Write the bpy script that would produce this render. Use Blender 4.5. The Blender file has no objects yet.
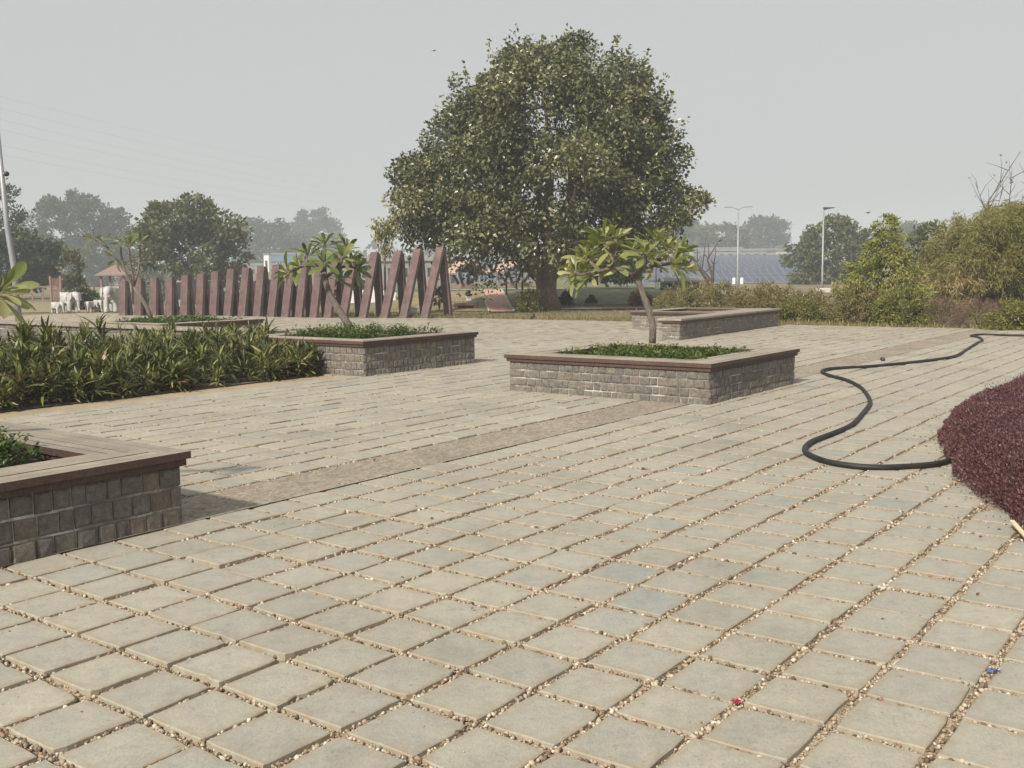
import bpy, math, random
import numpy as np
from mathutils import Vector, Matrix

# ------------------------------------------------------------------ camera, world, sun
scene = bpy.context.scene
C = scene.collection
rad = math.radians
F_PX, PITCH, ROLL, EYE = 1016.07, 0.1080553, -0.0127091, 1.6
fw = np.array([0, math.cos(PITCH), -math.sin(PITCH)])
_up = np.array([0, math.sin(PITCH), math.cos(PITCH)])
_rt = np.array([1.0, 0, 0])
cr = math.cos(ROLL) * _rt + math.sin(ROLL) * _up
cu = -math.sin(ROLL) * _rt + math.cos(ROLL) * _up
cam_d = bpy.data.cameras.new("camera")
cam = bpy.data.objects.new("camera", cam_d)
C.objects.link(cam)
cam_d.sensor_fit = 'HORIZONTAL'
cam_d.sensor_width = 36.0
cam_d.lens = F_PX * 36.0 / 1024.0
cam_d.clip_start = 0.05
cam_d.clip_end = 4000.0
cam.matrix_world = Matrix(((cr[0], cu[0], -fw[0], 0), (cr[1], cu[1], -fw[1], 0), (cr[2], cu[2], -fw[2], EYE), (0, 0, 0, 1)))
scene.camera = cam

SUN_EL, SUN_AZ = 38.0, -149.0            # elevation; azimuth of the sun, clockwise from +Y
SUN_E, SKY_E = 4.5, 0.080
w = bpy.data.worlds.new("World")
scene.world = w
w.use_nodes = True
nt = w.node_tree
nt.nodes.clear()
sky = nt.nodes.new("ShaderNodeTexSky")
sky.sky_type = 'NISHITA'
sky.sun_disc = False
sky.sun_elevation = rad(SUN_EL)
sky.sun_rotation = rad(SUN_AZ)
sky.air_density = 1.0
sky.dust_density = 6.0
sky.ozone_density = 1.0
hs = nt.nodes.new("ShaderNodeHueSaturation")
hs.inputs['Saturation'].default_value = 0.28
mx = nt.nodes.new("ShaderNodeMixRGB")
mx.inputs[0].default_value = 0.72
mx.inputs[2].default_value = (7.05, 7.12, 7.12, 1)
bg = nt.nodes.new("ShaderNodeBackground")
bg.inputs[1].default_value = SKY_E
wo = nt.nodes.new("ShaderNodeOutputWorld")
nt.links.new(sky.outputs[0], hs.inputs['Color'])
nt.links.new(hs.outputs[0], mx.inputs[1])
nt.links.new(mx.outputs[0], bg.inputs[0])
nt.links.new(bg.outputs[0], wo.inputs[0])
sd = bpy.data.lights.new("sun", 'SUN')
sd.energy = SUN_E
sd.angle = rad(2.5)
sd.color = (1.0, 0.93, 0.82)
so = bpy.data.objects.new("sun", sd)
C.objects.link(so)
_el, _az = rad(SUN_EL), rad(SUN_AZ)
to_sun = Vector((math.sin(_az) * math.cos(_el), math.cos(_az) * math.cos(_el), math.sin(_el)))
so.rotation_euler = to_sun.to_track_quat('Z', 'Y').to_euler()
so.location = to_sun * 60
scene.view_settings.view_transform = 'Standard'
scene.view_settings.look = 'None'
scene.view_settings.exposure = 0.25
scene.view_settings.gamma = 1.0
scene.view_settings.use_curve_mapping = False
scene.cycles.use_denoising = True
scene.cycles.use_adaptive_sampling = True
scene.cycles.adaptive_threshold = 0.02
scene.cycles.max_bounces = 8
scene.cycles.diffuse_bounces = 4
scene.cycles.transmission_bounces = 4
scene.cycles.transparent_max_bounces = 8
scene.cycles.volume_bounces = 1
scene.cycles.sample_clamp_indirect = 8.0

RS = np.random.RandomState(7)
random.seed(5)

# ------------------------------------------------------------------ coordinates
def ray(u, v):
    return fw * F_PX + cr * (u - 512) - cu * (v - 384)
def G(u, v, z=0.0):                     # the point of the level z seen at (u, v)
    d = ray(u, v)
    t = (z - EYE) / d[2]
    return np.array([t * d[0], t * d[1], z])
def PT(u, v, Y):                        # the point at distance Y seen at (u, v)
    d = ray(u, v)
    t = Y / d[1]
    return np.array([t * d[0], Y, EYE + t * d[2]])
YAW = -0.646739
ei = np.array([math.cos(YAW), math.sin(YAW), 0])      # paving joints run along ei and ej
ej = np.array([-math.sin(YAW), math.cos(YAW), 0])
PI0, PJ0, PITCH_T = 3.289, 1.673, 0.34434
SKEW = 0.0                              # the far planter stands a little askew to the slabs
def W(i, j, z=0.0):
    i = i - SKEW * (j - 21.45)
    return i * ei + j * ej + np.array([0, 0, z])
def sstep(a, b, x):
    t = np.clip((np.asarray(x, float) - a) / (b - a), 0, 1)
    return t * t * (3 - 2 * t)
def terrain(x, y):                      # the lawn mound behind the plaza, the bank of the solar field
    m = 0.72 * sstep(43, 57, y) * sstep(-13, -6, x) * (1 - sstep(8, 15, x))
    b = 3.4 * sstep(130, 238, y) * sstep(-75, -45, x)
    return m + b

# ------------------------------------------------------------------ mesh helpers
def link(o, parent=None):
    C.objects.link(o)
    if parent is not None:
        o.parent = parent
    return o
def mesh_arrays(name, V, face_sets, mats, parent=None, smooth=False, attrs=None, mat_sets=None):
    """V (N,3); face_sets list of (M,k) index arrays; attrs {name: (N,) floats}"""
    me = bpy.data.meshes.new(name)
    V = np.asarray(V, np.float32)
    me.vertices.add(len(V))
    me.vertices.foreach_set('co', V.ravel())
    loops = np.concatenate([np.asarray(f).ravel() for f in face_sets]).astype(np.int32)
    tot = np.concatenate([np.full(len(f), np.asarray(f).shape[1]) for f in face_sets]).astype(np.int32)
    st = np.concatenate([[0], np.cumsum(tot)[:-1]]).astype(np.int32)
    me.loops.add(len(loops))
    me.loops.foreach_set('vertex_index', loops)
    me.polygons.add(len(tot))
    me.polygons.foreach_set('loop_start', st)
    me.polygons.foreach_set('loop_total', tot)
    if mat_sets is not None:
        me.polygons.foreach_set('material_index', np.concatenate([np.full(len(f), m) for f, m in zip(face_sets, mat_sets)]).astype(np.int32))
    me.polygons.foreach_set('use_smooth', np.full(len(tot), bool(smooth)))
    for k, a in (attrs or {}).items():
        at = me.attributes.new(k, 'FLOAT', 'POINT')
        at.data.foreach_set('value', np.asarray(a, np.float32))
    me.update(calc_edges=True)
    me.validate()
    for m in (mats if isinstance(mats, (list, tuple)) else [mats]):
        me.materials.append(m)
    return link(bpy.data.objects.new(name, me), parent)

class MB:
    """collects shapes; build() links them as one mesh object"""
    def __init__(s):
        s.v, s.f, s.m, s.r = [], [], [], []
    def add(s, verts, faces, m=0, r=None):
        b = len(s.v)
        s.v += [tuple(map(float, p)) for p in verts]
        s.f += [tuple(b + k for k in f) for f in faces]
        s.m += [m] * len(faces)
        r = random.random() if r is None else r
        s.r += [r] * len(verts)
    def box(s, c, size, ax=None, bev=0.0, m=0, r=None):
        """bevelled box about c; ax = three axes (rows)"""
        ax = np.eye(3) if ax is None else np.asarray(ax, float)
        hx, hy, hz = [q / 2 for q in size]
        b = min(bev, hx * .9, hy * .9, hz * .9)
        c = np.asarray(c, float)
        if b <= 0:
            P = [c + ax[0] * x * hx + ax[1] * y * hy + ax[2] * z * hz for z in (-1, 1) for x, y in ((-1, -1), (1, -1), (1, 1), (-1, 1))]
            s.add(P, [(3, 2, 1, 0), (4, 5, 6, 7), (0, 1, 5, 4), (1, 2, 6, 5), (2, 3, 7, 6), (3, 0, 4, 7)], m, r)
            return
        P, F = [], []
        idx = {}
        for sx in (-1, 1):
            for sy in (-1, 1):
                for sz in (-1, 1):
                    for k in range(3):
                        q = [sx * (hx - b), sy * (hy - b), sz * (hz - b)]
                        q[k] += (sx, sy, sz)[k] * b
                        idx[(sx, sy, sz, k)] = len(P)
                        P.append(c + ax[0] * q[0] + ax[1] * q[1] + ax[2] * q[2])
        for k in range(3):
            a, d = [(1, 2), (2, 0), (0, 1)][k]
            for sg in (-1, 1):
                q = []
                for p1, p2 in ((-1, -1), (1, -1), (1, 1), (-1, 1)):
                    t = [0, 0, 0]; t[k] = sg; t[a] = p1; t[d] = p2
                    q.append(idx[(*t, k)])
                F.append(q if sg > 0 else q[::-1])
        for k in range(3):                      # edges parallel to axis k
            a, d = [(1, 2), (2, 0), (0, 1)][k]
            for p1 in (-1, 1):
                for p2 in (-1, 1):
                    t0 = [0, 0, 0]; t0[k] = -1; t0[a] = p1; t0[d] = p2
                    t1 = list(t0); t1[k] = 1
                    q = [idx[(*t0, a)], idx[(*t1, a)], idx[(*t1, d)], idx[(*t0, d)]]
                    F.append(q if p1 * p2 < 0 else q[::-1])
        for sx in (-1, 1):
            for sy in (-1, 1):
                for sz in (-1, 1):
                    q = [idx[(sx, sy, sz, k)] for k in range(3)]
                    F.append(q if sx * sy * sz > 0 else q[::-1])
        s.add(P, F, m, r)
    def tube(s, pts, radii, n=8, m=0, cap=True, r=None, wob=0.0):
        pts = [Vector(p) for p in pts]
        if not hasattr(radii, '__len__'):
            radii = [radii] * len(pts)
        V, F = [], []
        t = (pts[1] - pts[0]).normalized()
        ref = Vector((0, 0, 1)) if abs(t.z) < .9 else Vector((1, 0, 0))
        nx = t.cross(ref).normalized()
        for k, p in enumerate(pts):
            a = pts[max(k - 1, 0)]; b = pts[min(k + 1, len(pts) - 1)]
            t = (b - a).normalized()
            nx = (nx - t * nx.dot(t)).normalized()
            ny = t.cross(nx)
            for q in range(n):
                an = 2 * math.pi * q / n
                rr = radii[k] * (1 + (random.uniform(-wob, wob) if wob else 0))
                V.append(p + nx * (rr * math.cos(an)) + ny * (rr * math.sin(an)))
        for k in range(len(pts) - 1):
            for q in range(n):
                F.append((k * n + q, k * n + (q + 1) % n, (k + 1) * n + (q + 1) % n, (k + 1) * n + q))
        if cap:
            F.append(tuple(reversed(range(n))))
            F.append(tuple((len(pts) - 1) * n + q for q in range(n)))
        s.add(V, F, m, r)
    def lathe(s, c, prof, n=16, m=0, r=None):
        c = np.asarray(c, float)
        V = [(c[0] + R * math.cos(2 * math.pi * q / n), c[1] + R * math.sin(2 * math.pi * q / n), c[2] + z) for R, z in prof for q in range(n)]
        F = [(k * n + q, k * n + (q + 1) % n, (k + 1) * n + (q + 1) % n, (k + 1) * n + q) for k in range(len(prof) - 1) for q in range(n)]
        F.append(tuple(reversed(range(n)))); F.append(tuple((len(prof) - 1) * n + q for q in range(n)))
        s.add(V, F, m, r)
    def prism(s, poly, off, m=0, r=None):
        """poly: planar loop of points; off: extrusion vector"""
        n = len(poly)
        P = [np.asarray(p, float) for p in poly]
        o = np.asarray(off, float)
        V = P + [p + o for p in P]
        F = [tuple(reversed(range(n))), tuple(range(n, 2 * n))] + [(k, (k + 1) % n, n + (k + 1) % n, n + k) for k in range(n)]
        s.add(V, F, m, r)
    def build(s, name, mats, parent=None, smooth=False):
        me = bpy.data.meshes.new(name)
        me.from_pydata(s.v, [], s.f)
        for mm in (mats if isinstance(mats, (list, tuple)) else [mats]):
            me.materials.append(mm)
        me.polygons.foreach_set('material_index', np.array(s.m, np.int32))
        me.polygons.foreach_set('use_smooth', np.full(len(s.f), bool(smooth)))
        at = me.attributes.new('rnd', 'FLOAT', 'POINT')
        at.data.foreach_set('value', np.array(s.r, np.float32))
        me.update()
        return link(bpy.data.objects.new(name, me), parent)

def tag(o, label=None, cat=None, group=None, kind=None):
    if label: o['label'] = label
    if cat: o['category'] = cat
    if group: o['group'] = group
    if kind: o['kind'] = kind
    return o
def thing(name, label, cat, loc=(0, 0, 0), rz=0.0, group=None):
    o = bpy.data.objects.new(name, None)
    o.empty_display_size = .2
    link(o)
    o.location = tuple(float(q) for q in loc)
    o.rotation_euler = (0, 0, rz)
    return tag(o, label, cat, group)
def dup(root, loc=None, rz=None, scale=None, label=None):
    r = root.copy(); C.objects.link(r)
    if loc is not None: r.location = tuple(float(q) for q in loc)
    if rz is not None: r.rotation_euler = (0, 0, rz)
    if scale is not None: r.scale = (scale,) * 3
    if label: r['label'] = label
    for ch in list(root.children):
        c = ch.copy(); C.objects.link(c); c.parent = r
        for g in list(ch.children):
            d = g.copy(); C.objects.link(d); d.parent = c
    return r

# ------------------------------------------------------------------ materials
def mat_new(name):
    m = bpy.data.materials.new(name)
    m.use_nodes = True
    return m, m.node_tree, m.node_tree.nodes['Principled BSDF'], m.node_tree.nodes['Material Output']
def N(t, kind, **kw):
    n = t.nodes.new(kind)
    for k, v in kw.items():
        if k in n.inputs.keys(): n.inputs[k].default_value = v
        else: setattr(n, k, v)
    return n
def ramp(t, src, stops):
    r = t.nodes.new('ShaderNodeValToRGB')
    e = r.color_ramp.elements
    while len(e) < len(stops): e.new(.5)
    for q, (p, c) in zip(e, stops):
        q.position = p; q.color = (*c, 1)
    t.links.new(src, r.inputs[0])
    return r.outputs[0]
def mixc(t, fac, a, b, mode='MIX'):
    n = t.nodes.new('ShaderNodeMixRGB'); n.blend_type = mode
    for k, x in ((0, fac), (1, a), (2, b)):
        if hasattr(x, 'links'): t.links.new(x, n.inputs[k])
        elif k == 0: n.inputs[0].default_value = x
        else: n.inputs[k].default_value = (*x, 1)
    return n.outputs[0]
def maprange(t, src, a, b, c=0., d=1.):
    n = N(t, 'ShaderNodeMapRange')
    for k, x in zip((1, 2, 3, 4), (a, b, c, d)): n.inputs[k].default_value = x
    t.links.new(src, n.inputs[0])
    return n.outputs[0]
def noise(t, scale, detail=4., rough=.6, vec=None, out=0):
    n = N(t, 'ShaderNodeTexNoise')
    n.inputs['Scale'].default_value = scale; n.inputs['Detail'].default_value = detail; n.inputs['Roughness'].default_value = rough
    if vec is not None: t.links.new(vec, n.inputs['Vector'])
    return n.outputs[out]
def pos(t): return N(t, 'ShaderNodeNewGeometry').outputs['Position']
def objc(t): return N(t, 'ShaderNodeTexCoord').outputs['Object']
def rnd(t): return N(t, 'ShaderNodeAttribute', attribute_name='rnd').outputs['Fac']
def scaled(t, vec, s, rz=0.0):
    m = N(t, 'ShaderNodeMapping'); m.inputs['Scale'].default_value = s; m.inputs['Rotation'].default_value = (0, 0, rz)
    t.links.new(vec, m.inputs['Vector']); return m.outputs[0]
def bump(t, p, h, strength=.5, dist=.01):
    b = N(t, 'ShaderNodeBump'); b.inputs['Strength'].default_value = strength; b.inputs['Distance'].default_value = dist
    t.links.new(h, b.inputs['Height']); t.links.new(b.outputs[0], p.inputs['Normal'])
def plain(name, col, rough=.7, var=.12, scale=3., metal=0., bmp=0.0, coords=objc):
    m, t, p, o = mat_new(name)
    n = noise(t, scale, 5, .65, coords(t))
    lo = tuple(c * (1 - var) for c in col); hi = tuple(min(1, c * (1 + var)) for c in col)
    t.links.new(ramp(t, n, [(.3, lo), (.7, hi)]), p.inputs['Base Color'])
    p.inputs['Roughness'].default_value = rough; p.inputs['Metallic'].default_value = metal
    if bmp: bump(t, p, noise(t, scale * 6, 5, .7, coords(t)), .6, bmp)
    return m
def leaf(name, stops, trans=.3, rough=.55, spec=.3):
    m, t, p, o = mat_new(name)
    c = ramp(t, rnd(t), stops)
    c = mixc(t, .35, c, ramp(t, noise(t, .9, 3, .6, pos(t)), [(.3, (.55, .55, .55)), (.7, (1.35, 1.3, 1.1))]), 'MULTIPLY') if False else c
    t.links.new(c, p.inputs['Base Color'])
    p.inputs['Roughness'].default_value = rough; p.inputs['Specular IOR Level'].default_value = spec
    tr = N(t, 'ShaderNodeBsdfTranslucent')
    t.links.new(mixc(t, 1., c, (1.25, 1.3, .6), 'MULTIPLY'), tr.inputs[0])
    ms = N(t, 'ShaderNodeMixShader'); ms.inputs[0].default_value = trans
    t.links.new(p.outputs[0], ms.inputs[1]); t.links.new(tr.outputs[0], ms.inputs[2]); t.links.new(ms.outputs[0], o.inputs[0])
    return m

M = {}
def m_tile():
    m, t, p, o = mat_new('sandstone_slab')
    P = pos(t)
    base = ramp(t, rnd(t), [(0, (0.313, 0.302, 0.261)), (.35, (0.333, 0.319, 0.272)), (.6, (0.340, 0.323, 0.270)), (.85, (0.360, 0.339, 0.284)), (.96, (0.330, 0.326, 0.284)), (1, (0.280, 0.291, 0.265))])
    c = mixc(t, .85, base, ramp(t, noise(t, 11, 7, .75, P), [(.25, (.74, .75, .76)), (.5, (1, 1, 1)), (.75, (1.18, 1.14, 1.06))]), 'MULTIPLY')
    c = mixc(t, .8, c, ramp(t, noise(t, .7, 6, .7, P), [(.3, (.70, .70, .69)), (.5, (1.0, .99, .98)), (.7, (1.12, 1.10, 1.07))]), 'MULTIPLY')
    fine = noise(t, 90, 4, .75, scaled(t, P, (1.6, .55, 1), -YAW))
    c = mixc(t, .6, c, ramp(t, fine, [(.3, (.70, .70, .68)), (.52, (1.02, 1.02, 1.02)), (.7, (1.16, 1.16, 1.14))]), 'MULTIPLY')
    st = noise(t, 26, 3, .5, scaled(t, P, (1, 1, 1)))
    c = mixc(t, maprange(t, st, .66, .74, 0, .45), c, (.15, .145, .12))
    dst = noise(t, 2.6, 6, .7, P)
    c = mixc(t, maprange(t, dst, .55, .75, 0, .5), c, (.36, .31, .235))
    sp = noise(t, 70, 2, .5, P)
    c = mixc(t, maprange(t, sp, .68, .74, 0, .6), c, (.13, .12, .10))
    ed = N(t, 'ShaderNodeAttribute', attribute_name='edge').outputs['Fac']
    en = N(t, 'ShaderNodeMath', operation='MULTIPLY'); t.links.new(ed, en.inputs[0]); t.links.new(maprange(t, noise(t, 14, 4, .6, P), .35, .7), en.inputs[1])
    c = mixc(t, en.outputs[0], c, (.30, .235, .16))
    t.links.new(c, p.inputs['Base Color'])
    p.inputs['Roughness'].default_value = .85; p.inputs['Specular IOR Level'].default_value = .25
    h = mixc(t, .4, noise(t, 22, 5, .7, P), noise(t, 130, 3, .7, P))
    bump(t, p, h, .55, .006)
    return m
def m_gravelbed():
    m, t, p, o = mat_new('joint_gravel')
    P = pos(t)
    v = N(t, 'ShaderNodeTexVoronoi'); v.inputs['Scale'].default_value = 75; t.links.new(P, v.inputs['Vector'])
    c = ramp(t, v.outputs['Color'], [(.1, (.22, .17, .12)), (.5, (.37, .30, .22)), (.9, (.50, .43, .33))])
    c = mixc(t, .7, c, ramp(t, noise(t, 1.7, 4, .6, P), [(.3, (.72, .68, .62)), (.7, (1.1, 1.05, 1.0))]), 'MULTIPLY')
    t.links.new(c, p.inputs['Base Color']); p.inputs['Roughness'].default_value = .95
    bump(t, p, v.outputs['Distance'], .8, .01)
    return m
def m_ground():
    m, t, p, o = mat_new('dry_ground')
    P = pos(t)
    a = noise(t, .09, 6, .65, P); b = noise(t, 1.6, 6, .7, P); g = noise(t, 14, 4, .7, P)
    c = ramp(t, a, [(.35, (.26, .205, .13)), (.5, (.20, .175, .10)), (.62, (.115, .125, .06))])
    c = mixc(t, .8, c, ramp(t, b, [(.3, (.7, .7, .68)), (.7, (1.2, 1.16, 1.05))]), 'MULTIPLY')
    c = mixc(t, .6, c, ramp(t, g, [(.3, (.6, .6, .6)), (.7, (1.25, 1.25, 1.2))]), 'MULTIPLY')
    t.links.new(c, p.inputs['Base Color']); p.inputs['Roughness'].default_value = .95
    bump(t, p, g, .8, .05)
    return m
def m_stone():
    m, t, p, o = mat_new('wall_stone')
    P = pos(t); r = rnd(t)
    base = ramp(t, r, [(0, (.165, .155, .142)), (.25, (.190, .178, .160)), (.5, (.215, .198, .170)), (.75, (.24, .216, .178)), (.9, (.195, .188, .175)), (.97, (.235, .188, .148)), (1, (.27, .25, .21))])
    c = mixc(t, .85, base, ramp(t, noise(t, 24, 6, .75, P), [(.28, (.52, .51, .50)), (.5, (1.0, .98, .95)), (.72, (1.6, 1.55, 1.45))]), 'MULTIPLY')
    c = mixc(t, maprange(t, noise(t, 9, 4, .6, P), .64, .8, 0, .6), c, (.33, .15, .07))
    t.links.new(c, p.inputs['Base Color']); p.inputs['Roughness'].default_value = .85
    bump(t, p, noise(t, 26, 8, .8, P), 1.0, .04)
    return m
def m_mortar():
    m, t, p, o = mat_new('pale_mortar')
    P = pos(t)
    c = ramp(t, noise(t, 3.2, 5, .7, P), [(.35, (.15, .13, .105)), (.5, (.27, .25, .215)), (.62, (.60, .59, .56))])
    t.links.new(c, p.inputs['Base Color']); p.inputs['Roughness'].default_value = .95
    bump(t, p, noise(t, 60, 4, .7, P), .6, .006)
    return m
def m_wood(name, a, b, rz):
    m, t, p, o = mat_new(name)
    P = pos(t)
    g = noise(t, 3, 6, .7, scaled(t, P, (2.2, 26, 9), rz)); q = noise(t, 2.2, 4, .6, P)
    c = ramp(t, g, [(.3, a), (.7, b)])
    c = mixc(t, .8, c, ramp(t, rnd(t), [(0, (.70, .70, .70)), (1, (1.2, 1.17, 1.12))]), 'MULTIPLY')
    c = mixc(t, .7, c, ramp(t, noise(t, 45, 5, .75, P), [(.3, (.7, .69, .67)), (.65, (1.15, 1.14, 1.12))]), 'MULTIPLY')
    c = mixc(t, .8, c, ramp(t, q, [(.3, (.75, .74, .73)), (.7, (1.2, 1.18, 1.15))]), 'MULTIPLY')
    t.links.new(c, p.inputs['Base Color']); p.inputs['Roughness'].default_value = .7
    bump(t, p, g, .5, .006)
    return m
def m_bark(name, a, b, sc=6.):
    m, t, p, o = mat_new(name)
    P = pos(t)
    g = noise(t, sc, 6, .7, scaled(t, P, (3, 3, .7)))
    t.links.new(ramp(t, g, [(.3, a), (.7, b)]), p.inputs['Base Color']); p.inputs['Roughness'].default_value = .9
    bump(t, p, g, .9, .04)
    return m
def m_strip():
    m, t, p, o = mat_new('pebbled_band')
    P = pos(t)
    v = N(t, 'ShaderNodeTexVoronoi'); v.inputs['Scale'].default_value = 38; t.links.new(scaled(t, P, (1, .55, 1), -YAW), v.inputs['Vector'])
    c = ramp(t, v.outputs['Color'], [(.1, (.20, .168, .126)), (.5, (.27, .232, .178)), (.9, (.34, .30, .24))])
    c = mixc(t, .8, c, ramp(t, noise(t, 1.3, 5, .65, P), [(.3, (.74, .73, .72)), (.7, (1.15, 1.12, 1.1))]), 'MULTIPLY')
    t.links.new(c, p.inputs['Base Color']); p.inputs['Roughness'].default_value = .9
    bump(t, p, v.outputs['Distance'], .7, .008)
    return m
def m_solar():
    m, t, p, o = mat_new('solar_cells')
    b = N(t, 'ShaderNodeTexBrick'); b.offset = 0
    b.inputs['Color1'].default_value = (.040, .050, .080, 1); b.inputs['Color2'].default_value = (.050, .064, .100, 1); b.inputs['Mortar'].default_value = (.20, .22, .26, 1)
    b.inputs['Scale'].default_value = 1.0; b.inputs['Mortar Size'].default_value = .04; b.inputs['Brick Width'].default_value = 1.0; b.inputs['Row Height'].default_value = 2.0
    t.links.new(objc(t), b.inputs['Vector'])
    t.links.new(b.outputs['Color'], p.inputs['Base Color']); p.inputs['Roughness'].default_value = .3
    return m
M['tile'] = m_tile(); M['bed'] = m_gravelbed(); M['ground'] = m_ground(); M['stone'] = m_stone(); M['mortar'] = m_mortar(); M['strip'] = m_strip()
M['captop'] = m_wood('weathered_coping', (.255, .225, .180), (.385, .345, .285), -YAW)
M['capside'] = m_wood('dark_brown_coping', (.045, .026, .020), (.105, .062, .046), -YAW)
M['soil'] = plain('planter_soil', (.10, .075, .05), .95, .4, 8, bmp=.03)
M['edging'] = plain('sandy_edging', (.33, .26, .17), .95, .2, 2.5, bmp=.01, coords=pos)
M['bark'] = m_bark('ficus_bark', (.12, .080, .058), (.31, .21, .155), 5)
M['greybark'] = m_bark('grey_bark', (.10, .085, .068), (.24, .20, .155), 12)
M['twig'] = m_bark('brown_twig', (.06, .045, .035), (.13, .10, .075), 14)
M['maroon'] = plain('maroon_stone', (.120, .078, .072), .85, .42, 2.6, bmp=.006)
M['white_stone'] = plain('white_painted_stone', (.40, .395, .375), .7, .22, 6, bmp=.01)
M['hose'] = plain('black_rubber', (.012, .0115, .011), .6, .7, 5)
M['steel'] = plain('galvanised_steel', (.30, .31, .32), .5, .1, 6, metal=.3)
M['dark'] = plain('dark_metal', (.03, .03, .034), .5, .2, 6)
M['white'] = plain('white_paint', (.72, .72, .70), .5, .06, 6)
M['glass'] = plain('dark_glass', (.02, .024, .028), .08, .1, 3)
M['rubber'] = plain('tyre_rubber', (.02, .02, .02), .8, .2, 9)
M['brickpath'] = plain('pink_brick', (.55, .32, .23), .9, .16, 9, bmp=.01)
M['kerb'] = plain('pale_kerb', (.50, .47, .42), .9, .15, 4)
M['lawn'] = plain('lawn_grass', (.135, .145, .075), .95, .35, 2.5, bmp=.04, coords=pos)
M['drylawn'] = plain('dry_lawn', (.235, .19, .105), .95, .35, 1.4, bmp=.04, coords=pos)
M['terracotta'] = plain('red_roof', (.22, .15, .135), .85, .2, 7, bmp=.01)
M['thatch'] = plain('thatched_roof', (.42, .30, .24), .9, .2, 7, bmp=.03)
M['redpaint'] = plain('red_rail', (.22, .13, .11), .7, .2, 5)
M['concrete'] = plain('grey_concrete', (.34, .33, .31), .9, .14, 2)
M['shedgreen'] = plain('green_sheet', (.02, .10, .085), .6, .2, 4)
M['cyanwall'] = plain('pale_cyan_wall', (.26, .38, .40), .8, .1, 1)
M['farwall'] = plain('dull_far_wall', (.20, .20, .19), .9, .14, 1)
M['farroof'] = plain('dull_far_roof', (.17, .17, .17), .9, .14, 1)
M['bluewall'] = plain('blue_wall', (.07, .14, .22), .8, .12, 1)
M['solar'] = m_solar()
M['leaf_ficus'] = leaf('ficus_leaves', [(0, (0.030, 0.040, 0.012)), (.4, (0.070, 0.083, 0.026)), (.72, (0.142, 0.144, 0.055)), (.92, (0.270, 0.244, 0.125)), (1, (0.459, 0.388, 0.237))], .07, .34, .6)  # random leaf tones; dark and pale ends also paint in shadow and glints
M['leaf_plum'] = leaf('frangipani_leaves', [(0, (0.135, 0.181, 0.054)), (.5, (0.237, 0.260, 0.091)), (1, (0.427, 0.368, 0.202))], .3, .4, .5)
M['leaf_plumdk'] = leaf('dark_frangipani_leaves', [(0, (0.065, 0.102, 0.029)), (.5, (0.124, 0.160, 0.047)), (1, (0.277, 0.277, 0.087))], .3, .4, .5)
M['leaf_dark'] = leaf('dark_tree_leaves', [(0, (0.024, 0.041, 0.017)), (.6, (0.050, 0.070, 0.026)), (1, (0.120, 0.120, 0.054))], .2)
M['leaf_far'] = leaf('far_tree_leaves', [(0, (0.026, 0.041, 0.022)), (.6, (0.050, 0.067, 0.034)), (1, (0.102, 0.110, 0.060))], .2)
M['leaf_olive'] = leaf('olive_tree_leaves', [(0, (0.045, 0.063, 0.026)), (.6, (0.101, 0.116, 0.048)), (1, (0.224, 0.187, 0.090))], .25)
M['leaf_shrub'] = leaf('yellow_green_shrub_leaves', [(0, (0.071, 0.084, 0.022)), (.5, (0.157, 0.163, 0.042)), (.85, (0.274, 0.248, 0.073)), (1, (0.470, 0.362, 0.194))], .3)
M['leaf_spire'] = leaf('light_green_shrub_leaves', [(0, (0.098, 0.124, 0.028)), (.5, (0.212, 0.225, 0.056)), (.85, (0.350, 0.333, 0.101)), (1, (0.553, 0.449, 0.217))], .3)
M['leaf_willow'] = leaf('bamboo_leaves', [(0, (0.085, 0.095, 0.030)), (.5, (0.205, 0.196, 0.059)), (.85, (0.312, 0.270, 0.099)), (1, (0.443, 0.312, 0.180))], .3)
M['leaf_dry'] = leaf('dry_shrub_leaves', [(0, (0.100, 0.072, 0.041)), (.4, (0.209, 0.163, 0.072)), (.75, (0.184, 0.197, 0.063)), (1, (0.451, 0.307, 0.159))], .25)
M['leaf_purpledry'] = leaf('purplish_dry_stems', [(0, (0.084, 0.053, 0.045)), (.6, (0.175, 0.109, 0.087)), (1, (0.280, 0.196, 0.140))], .2)
M['leaf_purple'] = leaf('purple_foliage', [(0, (.040, .016, .020)), (.5, (.100, .040, .044)), (.9, (.165, .074, .074)), (1, (.21, .115, .105))], .15, .5, .4)
M['leaf_strap'] = leaf('strap_leaves', [(0, (0.023, 0.036, 0.010)), (.35, (0.060, 0.081, 0.020)), (.68, (0.146, 0.157, 0.045)), (.86, (0.280, 0.263, 0.104)), (.93, (0.396, 0.347, 0.168)), (.96, (0.128, 0.067, 0.049)), (1, (0.257, 0.157, 0.089))], .14, .42, .45)  # leaf tones at random; the pale stops also paint in sunlit highlights
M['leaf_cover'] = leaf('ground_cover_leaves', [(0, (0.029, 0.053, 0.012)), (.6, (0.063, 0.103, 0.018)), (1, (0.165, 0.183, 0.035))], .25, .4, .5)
M['leaf_agave'] = leaf('grey_green_leaves', [(0, (.12, .15, .12)), (1, (.26, .30, .25))], .15)
M['pebble'] = plain('pebble', (.3, .24, .18), .8, .2, 3)
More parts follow.
